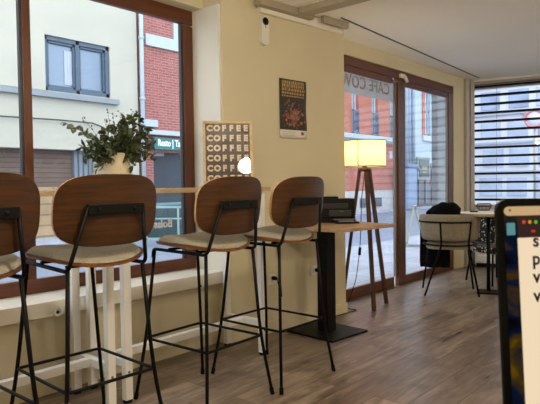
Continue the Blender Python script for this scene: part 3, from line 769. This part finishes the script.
# ---- low convector under the far window
cvp = far(.05, .10)
cv = thing('convector_heater', 'low white slatted heater along the foot of the far wall', 'heater', (cvp.x, cvp.y, 0), math.atan2(FDIR.y, FDIR.x))
obj('casing', bbox_(0, 1.6, -.0, .08, .05, .34, .006), M['white'], cv)
b = bm_new()
for k in range(5): box(b, .02, 1.58, -.022, .0, .085+k*.05, .113+k*.05, bev=.003)
obj('grille', b, M['white'], cv)
obj('plinth', bbox_(.02, 1.58, .0, .07, 0, .05), M['black'], cv)

# ---- laptop in the foreground on its desk
FW = .64
tl_ = O+ray(496.0, 199.5)*(FW/F_PX)
yaw = math.radians(11); lean = math.radians(4.5)
lr = (Rr*math.cos(yaw)+Rf*math.sin(yaw)).normalized(); lb = Vector((-lr.y, lr.x, 0))        # right; away from viewer
lu = Vector((lb.x*math.sin(lean), lb.y*math.sin(lean), math.cos(lean)))
LW, LH = .357, .248
org = tl_-lu*LH
lt = thing('laptop', 'open black-bezelled laptop in the right foreground with a document on screen', 'laptop', (org.x, org.y, org.z-.0), 0)
mL = basis((0,0,0), lr, lu)                 # z towards the viewer
def rrect(x0, x1, y0, y1, r, k=6):
    o_ = []
    for cx_, cy_, a0 in ((x1-r,y1-r,0),(x0+r,y1-r,90),(x0+r,y0+r,180),(x1-r,y0+r,270)):
        for i in range(k+1): a = math.radians(a0+90*i/k); o_.append((cx_+r*math.cos(a), cy_+r*math.sin(a)))
    return o_
lid = obj('lid', prism(bm_new(), rrect(0,LW,0,LH,.014), -.005, .0, mtx=mL), plain('black_bezel', (9,9,10), .4), lt)
BZ = .0085
sm = NT('screen_wallpaper'); v = sm.coords((9,9,14)); n = sm.new('ShaderNodeTexNoise', Scale=1.0, Detail=5.0, Distortion=.8); sm.link(v, n.inputs['Vector'])
cw_ = sm.ramp(n.outputs[0], [(.40, lin((8,10,20))), (.5, lin((18,28,52))), (.56, lin((84,62,12))), (.68, lin((176,136,26)))])
em = sm.new('ShaderNodeEmission', Strength=.55); sm.link(cw_, em.inputs[0]); sm.link(em.outputs[0], sm.out.inputs[0])
obj('screen', prism(bm_new(), rrect(BZ,LW-BZ,.012,LH-BZ,.008), .0002, .0006, mtx=mL), sm.m, lid)
def sp_(px, py):                            # point on the screen plane in its own x,y
    p = atp(px, py, org, lr.cross(lu))-org; return p.dot(lr), p.dot(lu)
def spr(px0, py0, px1, py1): a = sp_(px0, py0); c = sp_(px1, py1); return a[0], c[0], c[1], a[1]
x0, y0 = sp_(503, 204)
a = spr(503.2, 205, 540, 215)
obj('menu_bar', prism(bm_new(), rrect(BZ, LW-BZ, a[2], LH-BZ, .006), .0007, .0010, mtx=mL), emit('screen_cream', (214,178,128), .85), lid)
dx0, dy0 = sp_(516.5, 216.5)
winb = sp_(520, 235)[1]
obj('window_bar', prism(bm_new(), rrect(dx0, LW-.03, .03, dy0, .005), .0011, .0013, mtx=mL), emit('screen_dark_grey', (58,44,40), .8), lid)
ddx, ddy = sp_(515.8, 238)
obj('document_page', prism(bm_new(), rrect(dx0-.001, LW-.03, .014, ddy, .001), .0014, .0016, mtx=mL), emit('screen_paper', (250,226,190), .92), lid)
for px, col in ((523,(240,70,40)),(529,(236,150,30)),(535,(110,190,30))):
    cxx, cyy = sp_(px, 222); b = lathe(bm_new(), [(.0001,.0014),(.0021,.0014),(.0021,.0016),(.0001,.0016)], 14, cap=False); b.transform(mL @ Matrix.Translation((cxx, cyy, 0))); obj('window_button', b, emit('button_%d' % px, col, .9), lid)
a = spr(530.5, 230, 534.5, 232.2); obj('window_tab', prism(bm_new(), rrect(a[0],a[1],a[2],a[3],.001), .0014, .0016, mtx=mL), emit('screen_red', (225,50,40), .9), lid)
a = spr(506, 223, 515, 235); obj('folder_icon', prism(bm_new(), rrect(a[0],a[1],a[2],a[3],.001), .0008, .0010, mtx=mL), emit('screen_teal', (96,150,150), .85), lid)
a = spr(508.3, 209.2, 510.3, 211.4); obj('menu_logo', prism(bm_new(), rrect(a[0],a[1],a[2],a[3],.0008), .0011, .0012, mtx=mL), emit('screen_black', (20,16,14), .5), lid)
ink = emit('screen_ink', (40,38,40), .6)
for px, py, ch in ((532,246.5,'s'),(531.5,264.5,'p'),(532.5,282.5,'v'),(533,301.5,'v')):
    xx, yy_ = sp_(px, py); obj('letter', text_bm(ch, .021, .0001, mL @ Matrix.Translation((xx, yy_, .0018)), None, .0005), ink, lid)
# base with keyboard
lf = -lb
mB = basis((0,0,-.004), lr, lb)
alum = plain('grey_aluminium', (110,110,114), .35, .8)
b = prism(bm_new(), rrect(0,LW,-.248,0,.012), -.014, 0.0, mtx=mB); obj('base', b, alum, lt)
b = bm_new()
for r_ in range(5):
    for k in range(14): box(b, .035+k*.0207, .035+k*.0207+.017, -.03-r_*.02, -.014-r_*.02, .0, .0015, mtx=mB)
obj('keyboard', b, M['rubber'], lt)
obj('trackpad', prism(bm_new(), rrect(.11,.25,-.235,-.145,.006), .0, .0006, mtx=mB), M['darkmetal'], lt)
dz = org.z-.018
dk = thing('desk', 'wooden desk under the foreground laptop, below the frame', 'desk', (org.x, org.y, 0), math.atan2(lr.y, lr.x))
obj('desktop', bbox_(-.012,.85,-.30,.03,dz-.03,dz,.004), M['tabletop2'], dk)
for x in (.0,.77):
    for y in (-.28,-.02): obj('leg', bbox_(x,x+.04,y,y+.04,0,dz-.03,.002), M['black'], dk)

# ---- pendant globes: one mirrored in the poster, three added unseen as fill light
gm = emit('opal_globe', (255,238,212), 185)
def pendant(x, y, z, lab):
    p = thing('pendant_lamp', lab, 'pendant lamp', (x,y,CZ), 0, 'opal pendant lamps over the room')
    b = bm_new(); tube(b, [(0,0,0),(0,0,z-CZ+.07)], .004, 6); lathe(b, [(.0001,0),(.05,0),(.045,-.02),(.0001,-.025)], 20, cap=False); obj('cord', b, M['blackmatt'], p)
    b = bm_new(); bmesh.ops.create_uvsphere(b, u_segments=28, v_segments=16, radius=.085, matrix=Matrix.Translation((0,0,z-CZ)))
    for f in b.faces: f.smooth = True
    obj('globe', b, gm, p)
pendant(1.37, .85, 2.0, 'lit opal globe pendant over the middle of the room')
pendant(-1.2, .2, 2.12, 'added fill-light globe pendant at the back of the room, out of view')
pendant(2.6, -1.2, 2.12, 'added fill-light globe pendant near the right wall, out of view')
pendant(6.9, -.6, 2.12, 'added fill-light globe pendant toward the far window, out of view')

# ================================================================ OUTSIDE
GZ = -.06
FY = 12.0                                  # facades across the street
def fx(px, py=180): return aty(px, py, FY).x
def fz(px, py): return aty(px, py, FY).z
road = plain('grey_asphalt', (108,120,140), .7, var=.1, scale=2)
pave = bricks('pale_pavers', (156,162,178), (146,152,168), (126,132,148), .5, .5, .012, 'XYZ', .7, .5, .15, .1)
b = bm_new(); box(b, -12, 60, 3.15, 40, GZ-.2, GZ-.04); prism(b, [(7.8,3.2),(60,3.2),(60,-20),(9.5,-20)], GZ-.2, GZ-.04); struct('street', b, road)
b = bm_new(); box(b, -12, 60, 3.15, 5.6, GZ-.04, GZ, bev=.01); box(b, -12, 17, 10.6, FY, GZ-.04, GZ+.03, bev=.01); box(b, 17, 40, 11.2, FY, GZ-.04, GZ+.03, bev=.01); struct('pavement', b, pave)
struct('door_step', bbox_(4.0, 6.9, 2.95, 3.2, -.08, -.005, .004), plain('pale_step_stone', (190,188,184), .7))
# cream house
_p, _b = plain, bricks
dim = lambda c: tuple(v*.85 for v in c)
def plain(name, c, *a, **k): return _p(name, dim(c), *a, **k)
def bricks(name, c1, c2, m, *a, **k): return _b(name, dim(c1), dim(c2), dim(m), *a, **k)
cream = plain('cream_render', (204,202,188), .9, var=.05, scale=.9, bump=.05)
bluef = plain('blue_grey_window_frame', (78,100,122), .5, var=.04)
bpane = NT('blue_pane'); bpane.b.inputs['Base Color'].default_value = lin((112,128,148)); bpane.b.inputs['Roughness'].default_value = .1; bpane.b.inputs['Metallic'].default_value = .3; bpane = bpane.m
grey_led = plain('grey_stone_ledge', (150,160,168), .8)
hx1 = fx(137, 60); X0 = -10
wx0, wx1 = fx(44,60), fx(110,70); wz0, wz1 = fz(45,90), fz(77,40.5)
hs = thing('cream_house', 'cream rendered house with a blue-framed window across the street', 'building', (0, FY, 0))
b = bm_new(); zb1 = fz(60,149.5)
box(b, X0, wx0, 0, .4, zb1, 9); box(b, wx1, hx1, 0, .4, zb1, 9); box(b, wx0, wx1, 0, .4, zb1, wz0); box(b, wx0, wx1, 0, .4, wz1, 9)
box(b, X0, wx0-.02, -.09, 0, wz0-.02, fz(43,31.5))
obj('wall', b, cream, hs)
wn = obj('window', bm_new(), bluef, hs); wn.data.materials.clear()
b = bm_new()
for a in ((wx0,wx0+.1,wz0,wz1),(wx1-.1,wx1,wz0,wz1),(wx0,wx1,wz0,wz0+.1),(wx0,wx1,wz1-.1,wz1),((wx0+wx1)/2-.05,(wx0+wx1)/2+.05,wz0,wz1)): box(b, a[0],a[1],.04,.14,a[2],a[3], bev=.01)
for x in (wx0+.1, (wx0+wx1)/2+.05):
    x2 = x+(wx1-wx0)/2-.15
    for a in ((x,x+.05,wz0+.1,wz1-.1),(x2-.05,x2,wz0+.1,wz1-.1),(x,x2,wz0+.1,wz0+.15),(x,x2,wz1-.15,wz1-.1)): box(b, a[0],a[1],.08,.16,a[2],a[3])
bpy.data.objects.remove(wn); wn = obj('window', b, bluef, hs)
b = bm_new(); box(b, wx0+.08, wx1-.08, .14, .16, wz0+.08, wz1-.08); obj('pane', b, bpane, wn)
b = bm_new(); cmx = wx0+.35
for k in range(3): box(b, wx0+.55+k*.08, wx0+.63+k*.08, .125, .138, wz0+.2, wz1-.25, bev=.01)
obj('curtain', b, plain('pale_curtain', (196,206,226), .8), wn)
obj('window_ledge', bbox_(X0, fx(117,102), -.12, .02, wz0-.16, wz0-.03, .01), grey_led, hs)
b = bm_new(); box(b, X0, fx(78,170), .25, .4, GZ, zb1)
obj('shutter', b, bricks('brown_roller_shutter', (124,102,90), (114,94,84), (90,74,66), 3.0, .11, .012, 'XZY', .6, .5, .2), hs)
b = bm_new()
xx = fx(78,170)
while xx < fx(97,170): box(b, xx, xx+.09, .16, .3, GZ, zb1, bev=.01); xx += .13
obj('slatted_door', b, plain('blue_grey_door', (128,142,158), .6), hs)
b = bm_new(); box(b, fx(97,170), hx1, 0, .4, GZ, zb1); box(b, X0, hx1, -.04, .0, zb1, zb1+.04); obj('corner_pier', b, cream, hs)
b = bm_new(); box(b, X0, fx(62,210), .05, .3, GZ, fz(40,187))
obj('plinth', b, bricks('tan_block_plinth', (206,178,142), (194,164,128), (158,134,106), .85, .24, .02, 'XZY', .85), hs)
obj('roof', prism(bm_new(), [(X0,-.4),(hx1,-.4),(hx1,.4),(X0,.4)], 9, 9.15), plain('red_roof_tile', (140,80,66), .8), hs)
pc_ = [aty(x, y, FY-.09) for x, y in ((-20,114),(0,116),(30,118),(60,120),(92,123),(100,126),(108,130))]
tag(obj('facade_cable', tube(bm_new(), pc_, .018, 6), plain('dark_cable', (70,74,80), .7)), 'thin dark cable strung along the cream facade', 'cable')
# drainpipe
dp = thing('drainpipe', 'pale blue drainpipe between the cream house and the brick house', 'drainpipe', (fx(139.3,60), FY-.1, GZ))
b = bm_new(); tube(b, [(0,0,.1),(0,0,9)], .055, 12); obj('pipe', b, plain('pale_blue_paint', (190,212,226), .6), dp)
b = bm_new()
for z in (1.2, 2.7, 3.35, 4.9, 6.4): lathe(b, [(.056,z),(.075,z+.01),(.075,z+.07),(.056,z+.08)], 14, cap=False)
obj('collar', b, plain('pale_blue_collar', (176,200,216), .6), dp)
# brick house with tapas bar
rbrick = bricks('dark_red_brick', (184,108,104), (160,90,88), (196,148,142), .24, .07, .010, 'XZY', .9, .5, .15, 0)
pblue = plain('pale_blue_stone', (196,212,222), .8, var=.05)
bx0, bx1 = fx(141,60), 15.2
bh = thing('brick_house', 'red brick house with pale bands above a tapas bar across the street', 'building', (0, FY, 0))
sx0, sz1 = fx(153.5,160), fz(160,152.5)
b = bm_new(); box(b, bx0, sx0, 0, .5, GZ, sz1); box(b, bx0, bx1, 0, .5, sz1, 9.5); box(b, 14.2, bx1, 0, .5, GZ, sz1)
obj('wall', b, rbrick, bh)
b = bm_new(); box(b, bx0+.12, bx1, -.07, 0, fz(160,48.5), fz(160,37), bev=.01); box(b, bx0+.12, bx1, -.16, 0, fz(160,135.5), fz(160,131), bev=.01); box(b, fx(142), fx(156), -.14, 0, fz(148,127), fz(148,120), bev=.01); box(b, fx(175.5), fx(180), -.05, 0, fz(177,42), 9)
obj('stone_band', b, pblue, bh)
b = bm_new(); box(b, sx0, 14.2, .28, .34, GZ, sz1); obj('shop_glass', b, plain('dark_shop_window', (62,72,84), .3, 0, var=.2, scale=.6), bh)
b = bm_new()
for x in (sx0, sx0+1.5, sx0+3.0): box(b, x, x+.07, .2, .3, GZ, sz1)
for z in (fz(165,204), fz(165,190)): box(b, sx0, 14.2, .2, .3, z-.04, z+.03)
obj('shop_frame', b, plain('teal_grey_frame', (120,158,162), .5), bh)
obj('stall_riser', bbox_(sx0, 14.2, .18, .27, GZ, fz(165,217), .01), plain('green_panel', (52,92,84), .5), bh)
obj('roller_box', bbox_(fx(154), fx(167), .1, .26, fz(160,156), fz(160,151.5), .01), grey_led, bh)
sg = thing('shop_sign', 'teal sign lettered Resto Tapas over the bar across the street', 'sign', (fx(152), FY-.08, fz(160,150)))
sgz = fz(160,138.5)-fz(160,150)
obj('board', bbox_(0, 3.2, -.06, .06, 0, sgz, .01), plain('teal_sign_paint', (32,128,128), .5), sg)
obj('lettering', text_bm('Resto | Tapas', .25, .006, basis((.1,-.07,sgz*.32), (1,0,0), (0,0,1)), .98, .004), M['sticker'], sg)
ts0 = atz(146, 243, GZ); ts1 = atz(186, 243, GZ)
tsc = thing('terrace_screen', 'dark teal glass terrace screen on the pavement before the tapas bar', 'screen', (ts0.x, ts0.y, GZ+.03), math.atan2(ts1.y-ts0.y, ts1.x-ts0.x))
tl2 = (ts1-ts0).length+.5; th2 = aty(165, 205, ts0.y).z-GZ-.03
obj('panel', bbox_(.03, tl2-.03, -.01, .01, .06, th2-.04), plain('dark_teal_glass', (48,72,78), .15, .1, var=.25, scale=2), tsc)
b = bm_new()
for x in (0, tl2/2, tl2-.04): box(b, x, x+.04, -.02, .02, 0, th2)
box(b, 0, tl2, -.02, .02, th2-.05, th2); box(b, 0, tl2, -.02, .02, .03, .08); box(b, 0, tl2, -.015, .015, th2*.62, th2*.62+.03)
obj('frame', b, plain('pale_teal_frame', (150,186,188), .5), tsc)
# orange brick house seen through the doors
obrick = bricks('orange_red_brick', (202,122,102), (194,112,94), (202,142,126), .24, .08, .008, 'XZY', .9, .5, .12)
ox0, ox1 = 15.2, fx(411, 150)
oh = thing('orange_house', 'orange brick house with tall railed windows seen through the left door', 'building', (0, FY, 0))
wins = [(352,358.5,95,134),(372,378.5,100,137)]; wl = [(fx(a,115), fx(b_,115), fz((a+b_)/2, d), 5.6) for a,b_,c,d in wins]
ww = wl[0][1]-wl[0][0]; gap = wl[1][0]-wl[0][0]
zs0, zs1 = wl[0][2], 5.6
xs_ = [wl[0][0]-gap, wl[0][0], wl[1][0], wl[1][0]+gap*1.0]
b = bm_new(); box(b, ox0, ox1, 0, .5, .8, zs0); box(b, ox0, ox1, 0, .5, zs1, 10)
ed = [ox0]
for x in xs_:
    if x+ww < ox1: ed += [x, x+ww]
ed.append(ox1)
for i in range(0, len(ed), 2): box(b, ed[i], ed[i+1], 0, .5, zs0, zs1)
obj('wall', b, obrick, oh)
b = bm_new(); box(b, ox0, ox1-1.2, -.22, 0, fz(370,140.5), fz(370,136), bev=.02); box(b, ox0, ox1-1.2, -.12, 0, fz(370,142), fz(370,140.5), bev=.01); obj('cornice', b, pblue, oh)
obj('plinth', bbox_(ox0, ox1, -.05, .5, GZ, fz(370,190.5), .01), plain('pale_plinth', (206,206,208), .85, var=.06), oh)
dk_ = plain('dark_opening', (70,84,104), .3)
wfm = plain('white_blue_frame', (202,216,230), .6)
for x in ed[1:-1:2]:
    b = bm_new(); box(b, x, x+.09, .12, .22, zs0, zs1); box(b, x+ww-.09, x+ww, .12, .22, zs0, zs1); box(b, x+ww/2-.04, x+ww/2+.04, .14, .22, zs0, zs1); box(b, x, x+ww, .12, .22, zs1-.1, zs1)
    wn = obj('window', b, wfm, oh)
    obj('pane', bbox_(x+.05, x+ww-.05, .2, .24, zs0, zs1-.05), bpane, wn)
    b = bm_new(); hz = zs0+.95
    box(b, x-.03, x+ww+.03, -.06, -.02, hz-.05, hz); box(b, x-.03, x+ww+.03, -.06, -.02, zs0+.03, zs0+.08)
    k = x
    while k < x+ww: box(b, k, k+.03, -.05, -.03, zs0+.05, hz); k += .085
    k = x
    while k < x+ww-.1: tube(b, [(k+.06+.05*math.cos(2*PI*i/10), -.04, zs0+.5+.05*math.sin(2*PI*i/10)) for i in range(10)], .012, 5, True); k += .12
    obj('railing', b, plain('blue_grey_iron', (96,112,136), .6), wn)
for a, c in ((358.5,365),(372,380)): 
    b = bm_new(); box(b, fx(a), fx(c), -.08, -.04, fz(370,207), fz(370,198)); 
    obj('cellar_grille', b, bricks('grey_grille', (86,94,106), (80,88,100), (130,136,146), .06, 5.0, .012, 'XZY', .7), oh)
tag(obj('wall_plaque', bbox_(-.12,.12,-.03,.0,-.15,.15,.01), pblue, None, (fx(390.5,155), FY, fz(390.5,155))), 'small pale plaque on the orange brick wall', 'plaque')
# pale corner house with dark shop
px0, px1 = ox1, 34
ph_ = thing('pale_house', 'pale blue corner house with a dark shopfront seen through the right door', 'building', (0, FY, 0))
b = bm_new(); pz = fz(420,163)
w0, w1 = fx(424.5,120), fx(430.5,120); wz_0, wz_1 = fz(427,136), fz(427,88)
box(b, px0, w0, 0, .5, pz, 10); box(b, w1, px1, 0, .5, pz, 10); box(b, w0, w1, 0, .5, pz, wz_0); box(b, w0, w1, 0, .5, wz_1, 10)
obj('wall', b, plain('pale_blue_render', (196,214,230), .85, var=.04), ph_)
b = bm_new(); box(b, w0-.28, w0, -.04, .1, wz_0-.1, wz_1); obj('brick_quoin', b, obrick, ph_)
b = bm_new(); box(b, w0, w0+.1, .1,.2, wz_0, wz_1); box(b, w1-.1, w1, .1,.2, wz_0, wz_1); box(b, (w0+w1)/2-.05,(w0+w1)/2+.05,.1,.2,wz_0,wz_1)
for z in (wz_0, wz_0+1.1, wz_0+2.2): box(b, w0, w1, .1,.2, z, z+.1)
wn = obj('window', b, wfm, ph_); obj('pane', bbox_(w0, w1, .18,.22,wz_0,wz_1), bpane, wn)
obj('window_ledge', bbox_(w0-.3, w1+.4, -.1, .0, wz_0-.25, wz_0, .02), wfm, ph_)
obj('shopfront', bbox_(px0, px1, -.1, .5, GZ, pz, .02), plain('dark_shopfront', (52,58,72), .35, var=.25, scale=1.4), ph_)
b = bm_new()
for k in range(9): box(b, px0+.5+k*.7, px0+.62+k*.7, -.14, -.1, .1, 1.7)
obj('shop_mullion', b, plain('grey_blue_mullion', (96,106,124), .5), ph_)
b = bm_new(); rq = random.Random(3)
for k in range(14): x = px0+.6+rq.random()*5; z = .3+rq.random()*1.2; box(b, x, x+.25, -.13, -.1, z, z+.3*rq.random()+.1)
obj('shop_display', b, plain('mixed_goods', (150,104,96), .6, var=.5, scale=3), ph_)
for px in (406.5, 409.3, 413.2):
    tag(obj('downpipe', tube(bm_new(), [(0,0,fz(408,165)),(0,0,9)], .09, 10), plain('pale_pipe', (176,196,220), .6), None, (aty(px,120,FY-.15).x, FY-.15, 0)), 'pale vertical pipe on the corner house above the grey kiosk', 'pipe', 'pale pipes above the kiosk')
ss = thing('square_sign', 'square dark green shop sign hung out from the pale corner house', 'sign', (aty(423,168,FY-.35).x, FY-.35, aty(423,168.5,FY-.35).z))
obj('frame', bbox_(-.62,.62,-.05,.05,-.52,.52,.02), plain('grey_green_sign_frame', (128,150,150), .5), ss)
obj('face', bbox_(-.5,.5,-.07,-.05,-.4,.4), plain('dark_green_sign', (40,62,58), .5), ss)
b = bm_new(); box(b, -.28,.28,-.08,-.07,-.06,.1); box(b, -.2,.2,-.08,-.07,-.2,-.14); obj('emblem', b, plain('gold_sign', (150,146,96), .5), ss)
obj('bracket', bbox_(-.03,.03,.05,.26,-.03,.03), M['black'], ss)
kz = fz(408,168)
ki = thing('kiosk', 'pale blue-grey street cabinet with a sloping cap across the street', 'cabinet', (aty(407.5,190,FY-.62).x, FY-.62, GZ+.02))
obj('body', bbox_(-.40,.40,-.25,.25,0,kz-GZ-.05,.03), plain('blue_grey_cabinet', (150,172,206), .6, var=.05), ki)
obj('cap', prism(bm_new(), [(-.48,kz-GZ+.02),(-.35,kz-GZ-.05),(.40,kz-GZ-.05),(.72,kz-GZ-.2),(.72,kz-GZ-.12),(.44,kz-GZ+.1),(-.48,kz-GZ+.1)], -.28, .28, mtx=basis((0,0,0),(1,0,0),(0,0,1))), plain('blue_grey_cap', (128,148,180), .6), ki)
# grey clad return beside the doors
gd = Vector((.466,.884,0)).normalized(); mg = basis((6.822,2.965,0), gd, Vector((0,0,1)).cross(gd))
b = bm_new()
for k in range(19):
    z = GZ+k*.15
    prism(b, [(z+.0,-.0),(z+.0,-.02),(z+.135,-.006),(z+.15,.0)], 0, .30, mtx=mg @ Matrix(((0,0,1,0),(0,1,0,0),(1,0,0,0),(0,0,0,1))))
box(b, .17, .30, 0, -.25, GZ, 2.8, mtx=mg)
tag(obj('clad_return', b, plain('grey_cladding', (172,174,180), .6, var=.04)), 'grey horizontally clad outer wall return just outside the right door', 'wall cladding')
# A-board on the pavement
ab = atz(415, 246, GZ)
bd = thing('pavement_board', 'small pale pavement board standing outside the right door', 'pavement board', (ab.x, ab.y, GZ), .5)
b = bm_new(); 
for s in (-1,1):
    mm = Matrix.Rotation(s*.22, 4, 'X') if False else Matrix.Translation((0, s*.16, 0)) @ Matrix.Rotation(s*.2, 4, 'X')
    for a in ((-.2,-.17,0,.75),(.17,.2,0,.75),(-.2,.2,.05,.09),(-.2,.2,.71,.75)): box(b, a[0],a[1],-.012,.012,a[2],a[3], mtx=mm)
obj('frame', b, plain('pale_olive_frame', (196,198,176), .6), bd)
b = bm_new()
for s in (-1,1): box(b, -.17,.17,-.004,.004,.09,.71, mtx=Matrix.Translation((0, s*.16, 0)) @ Matrix.Rotation(s*.2, 4, 'X'))
obj('panel', b, plain('pale_blue_panel', (176,198,214), .5), bd)
# building and signs beyond the far window
of = thing('office_building', 'pale blue-white building opposite the louvred far window', 'building', (24, 0, 0))
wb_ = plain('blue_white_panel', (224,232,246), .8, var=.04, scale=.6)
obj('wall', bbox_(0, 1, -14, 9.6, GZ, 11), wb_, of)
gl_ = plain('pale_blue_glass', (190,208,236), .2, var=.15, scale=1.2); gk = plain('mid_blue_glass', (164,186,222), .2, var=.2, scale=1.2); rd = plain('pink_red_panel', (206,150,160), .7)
rq = random.Random(8)
for zf in range(6):
    for k in range(12):
        y = 9.0-k*1.15-rq.random()*.2; z = .5+zf*1.2
        o = obj('window', bbox_(-.06, .05, y-.75-.2*rq.random(), y, z, z+.75, .01), rq.choice((gl_,gl_,gk)), of)
b = bm_new()
for k in range(9): y = 8.6-k*1.3*rq.random()-k*.4; z = .3+rq.random()*5.5; box(b, -.1, -.02, y-.5, y, z, z+.25)
obj('red_panel', b, rd, of)
b = bm_new()
for z in (1.45,2.65,3.85,5.05,6.25): box(b, -.12, .0, -14, 9.6, z, z+.09)
obj('floor_band', b, plain('blue_grey_band', (176,192,214), .7), of)
rs = atx(535, 117.5, 16.0)
sn = thing('round_road_sign', 'red-ringed round road sign outside the louvred far window', 'road sign', (rs.x, rs.y, GZ-.04), 0)
zz = rs.z-GZ
b = bm_new(); tube(b, [(-.06, .23*math.cos(2*PI*k/28), zz+.23*math.sin(2*PI*k/28)) and Vector((-.06, .23*math.cos(2*PI*k/28), zz+.23*math.sin(2*PI*k/28))) for k in range(28)], .034, 8, True); obj('ring', b, plain('sign_red', (224,130,140), .5), sn)
b = lathe(bm_new(), [(.0001,-.01),(.24,-.01),(.24,.01),(.0001,.01)], 28, cap=False); b.transform(Matrix.Translation((-.05,0,zz)) @ Matrix.Rotation(PI/2, 4, 'Y')); obj('disc', b, wb_, sn)
b = bm_new(); tube(b, [(0,0,0),(0,0,zz+.3)], .035, 10); obj('post', b, M['headrail'], sn)

# ================================================================ LIGHT, CAMERA
w = bpy.data.worlds.new('overcast_sky'); S.world = w; w.use_nodes = True
bg = w.node_tree.nodes['Background']; bg.inputs[0].default_value = (.84, .93, 1.0, 1); bg.inputs[1].default_value = 3.7
cam = bpy.data.cameras.new('camera'); co = bpy.data.objects.new('camera', cam); C.objects.link(co); S.camera = co
cam.sensor_width = 36; cam.lens = F_PX/540*36; cam.clip_start = .02; cam.clip_end = 200
R3 = Matrix(((ROT[0][0], -ROT[0][1], -ROT[0][2]), (ROT[1][0], -ROT[1][1], -ROT[1][2]), (ROT[2][0], -ROT[2][1], -ROT[2][2])))
co.matrix_world = Matrix.Translation(O) @ R3.to_4x4()
cam.dof.use_dof = True; cam.dof.focus_distance = 3.6; cam.dof.aperture_fstop = 15
S.view_settings.view_transform = 'Standard'; S.view_settings.look = 'None'; S.view_settings.exposure = 0; S.view_settings.gamma = 1
S.view_settings.use_curve_mapping = False
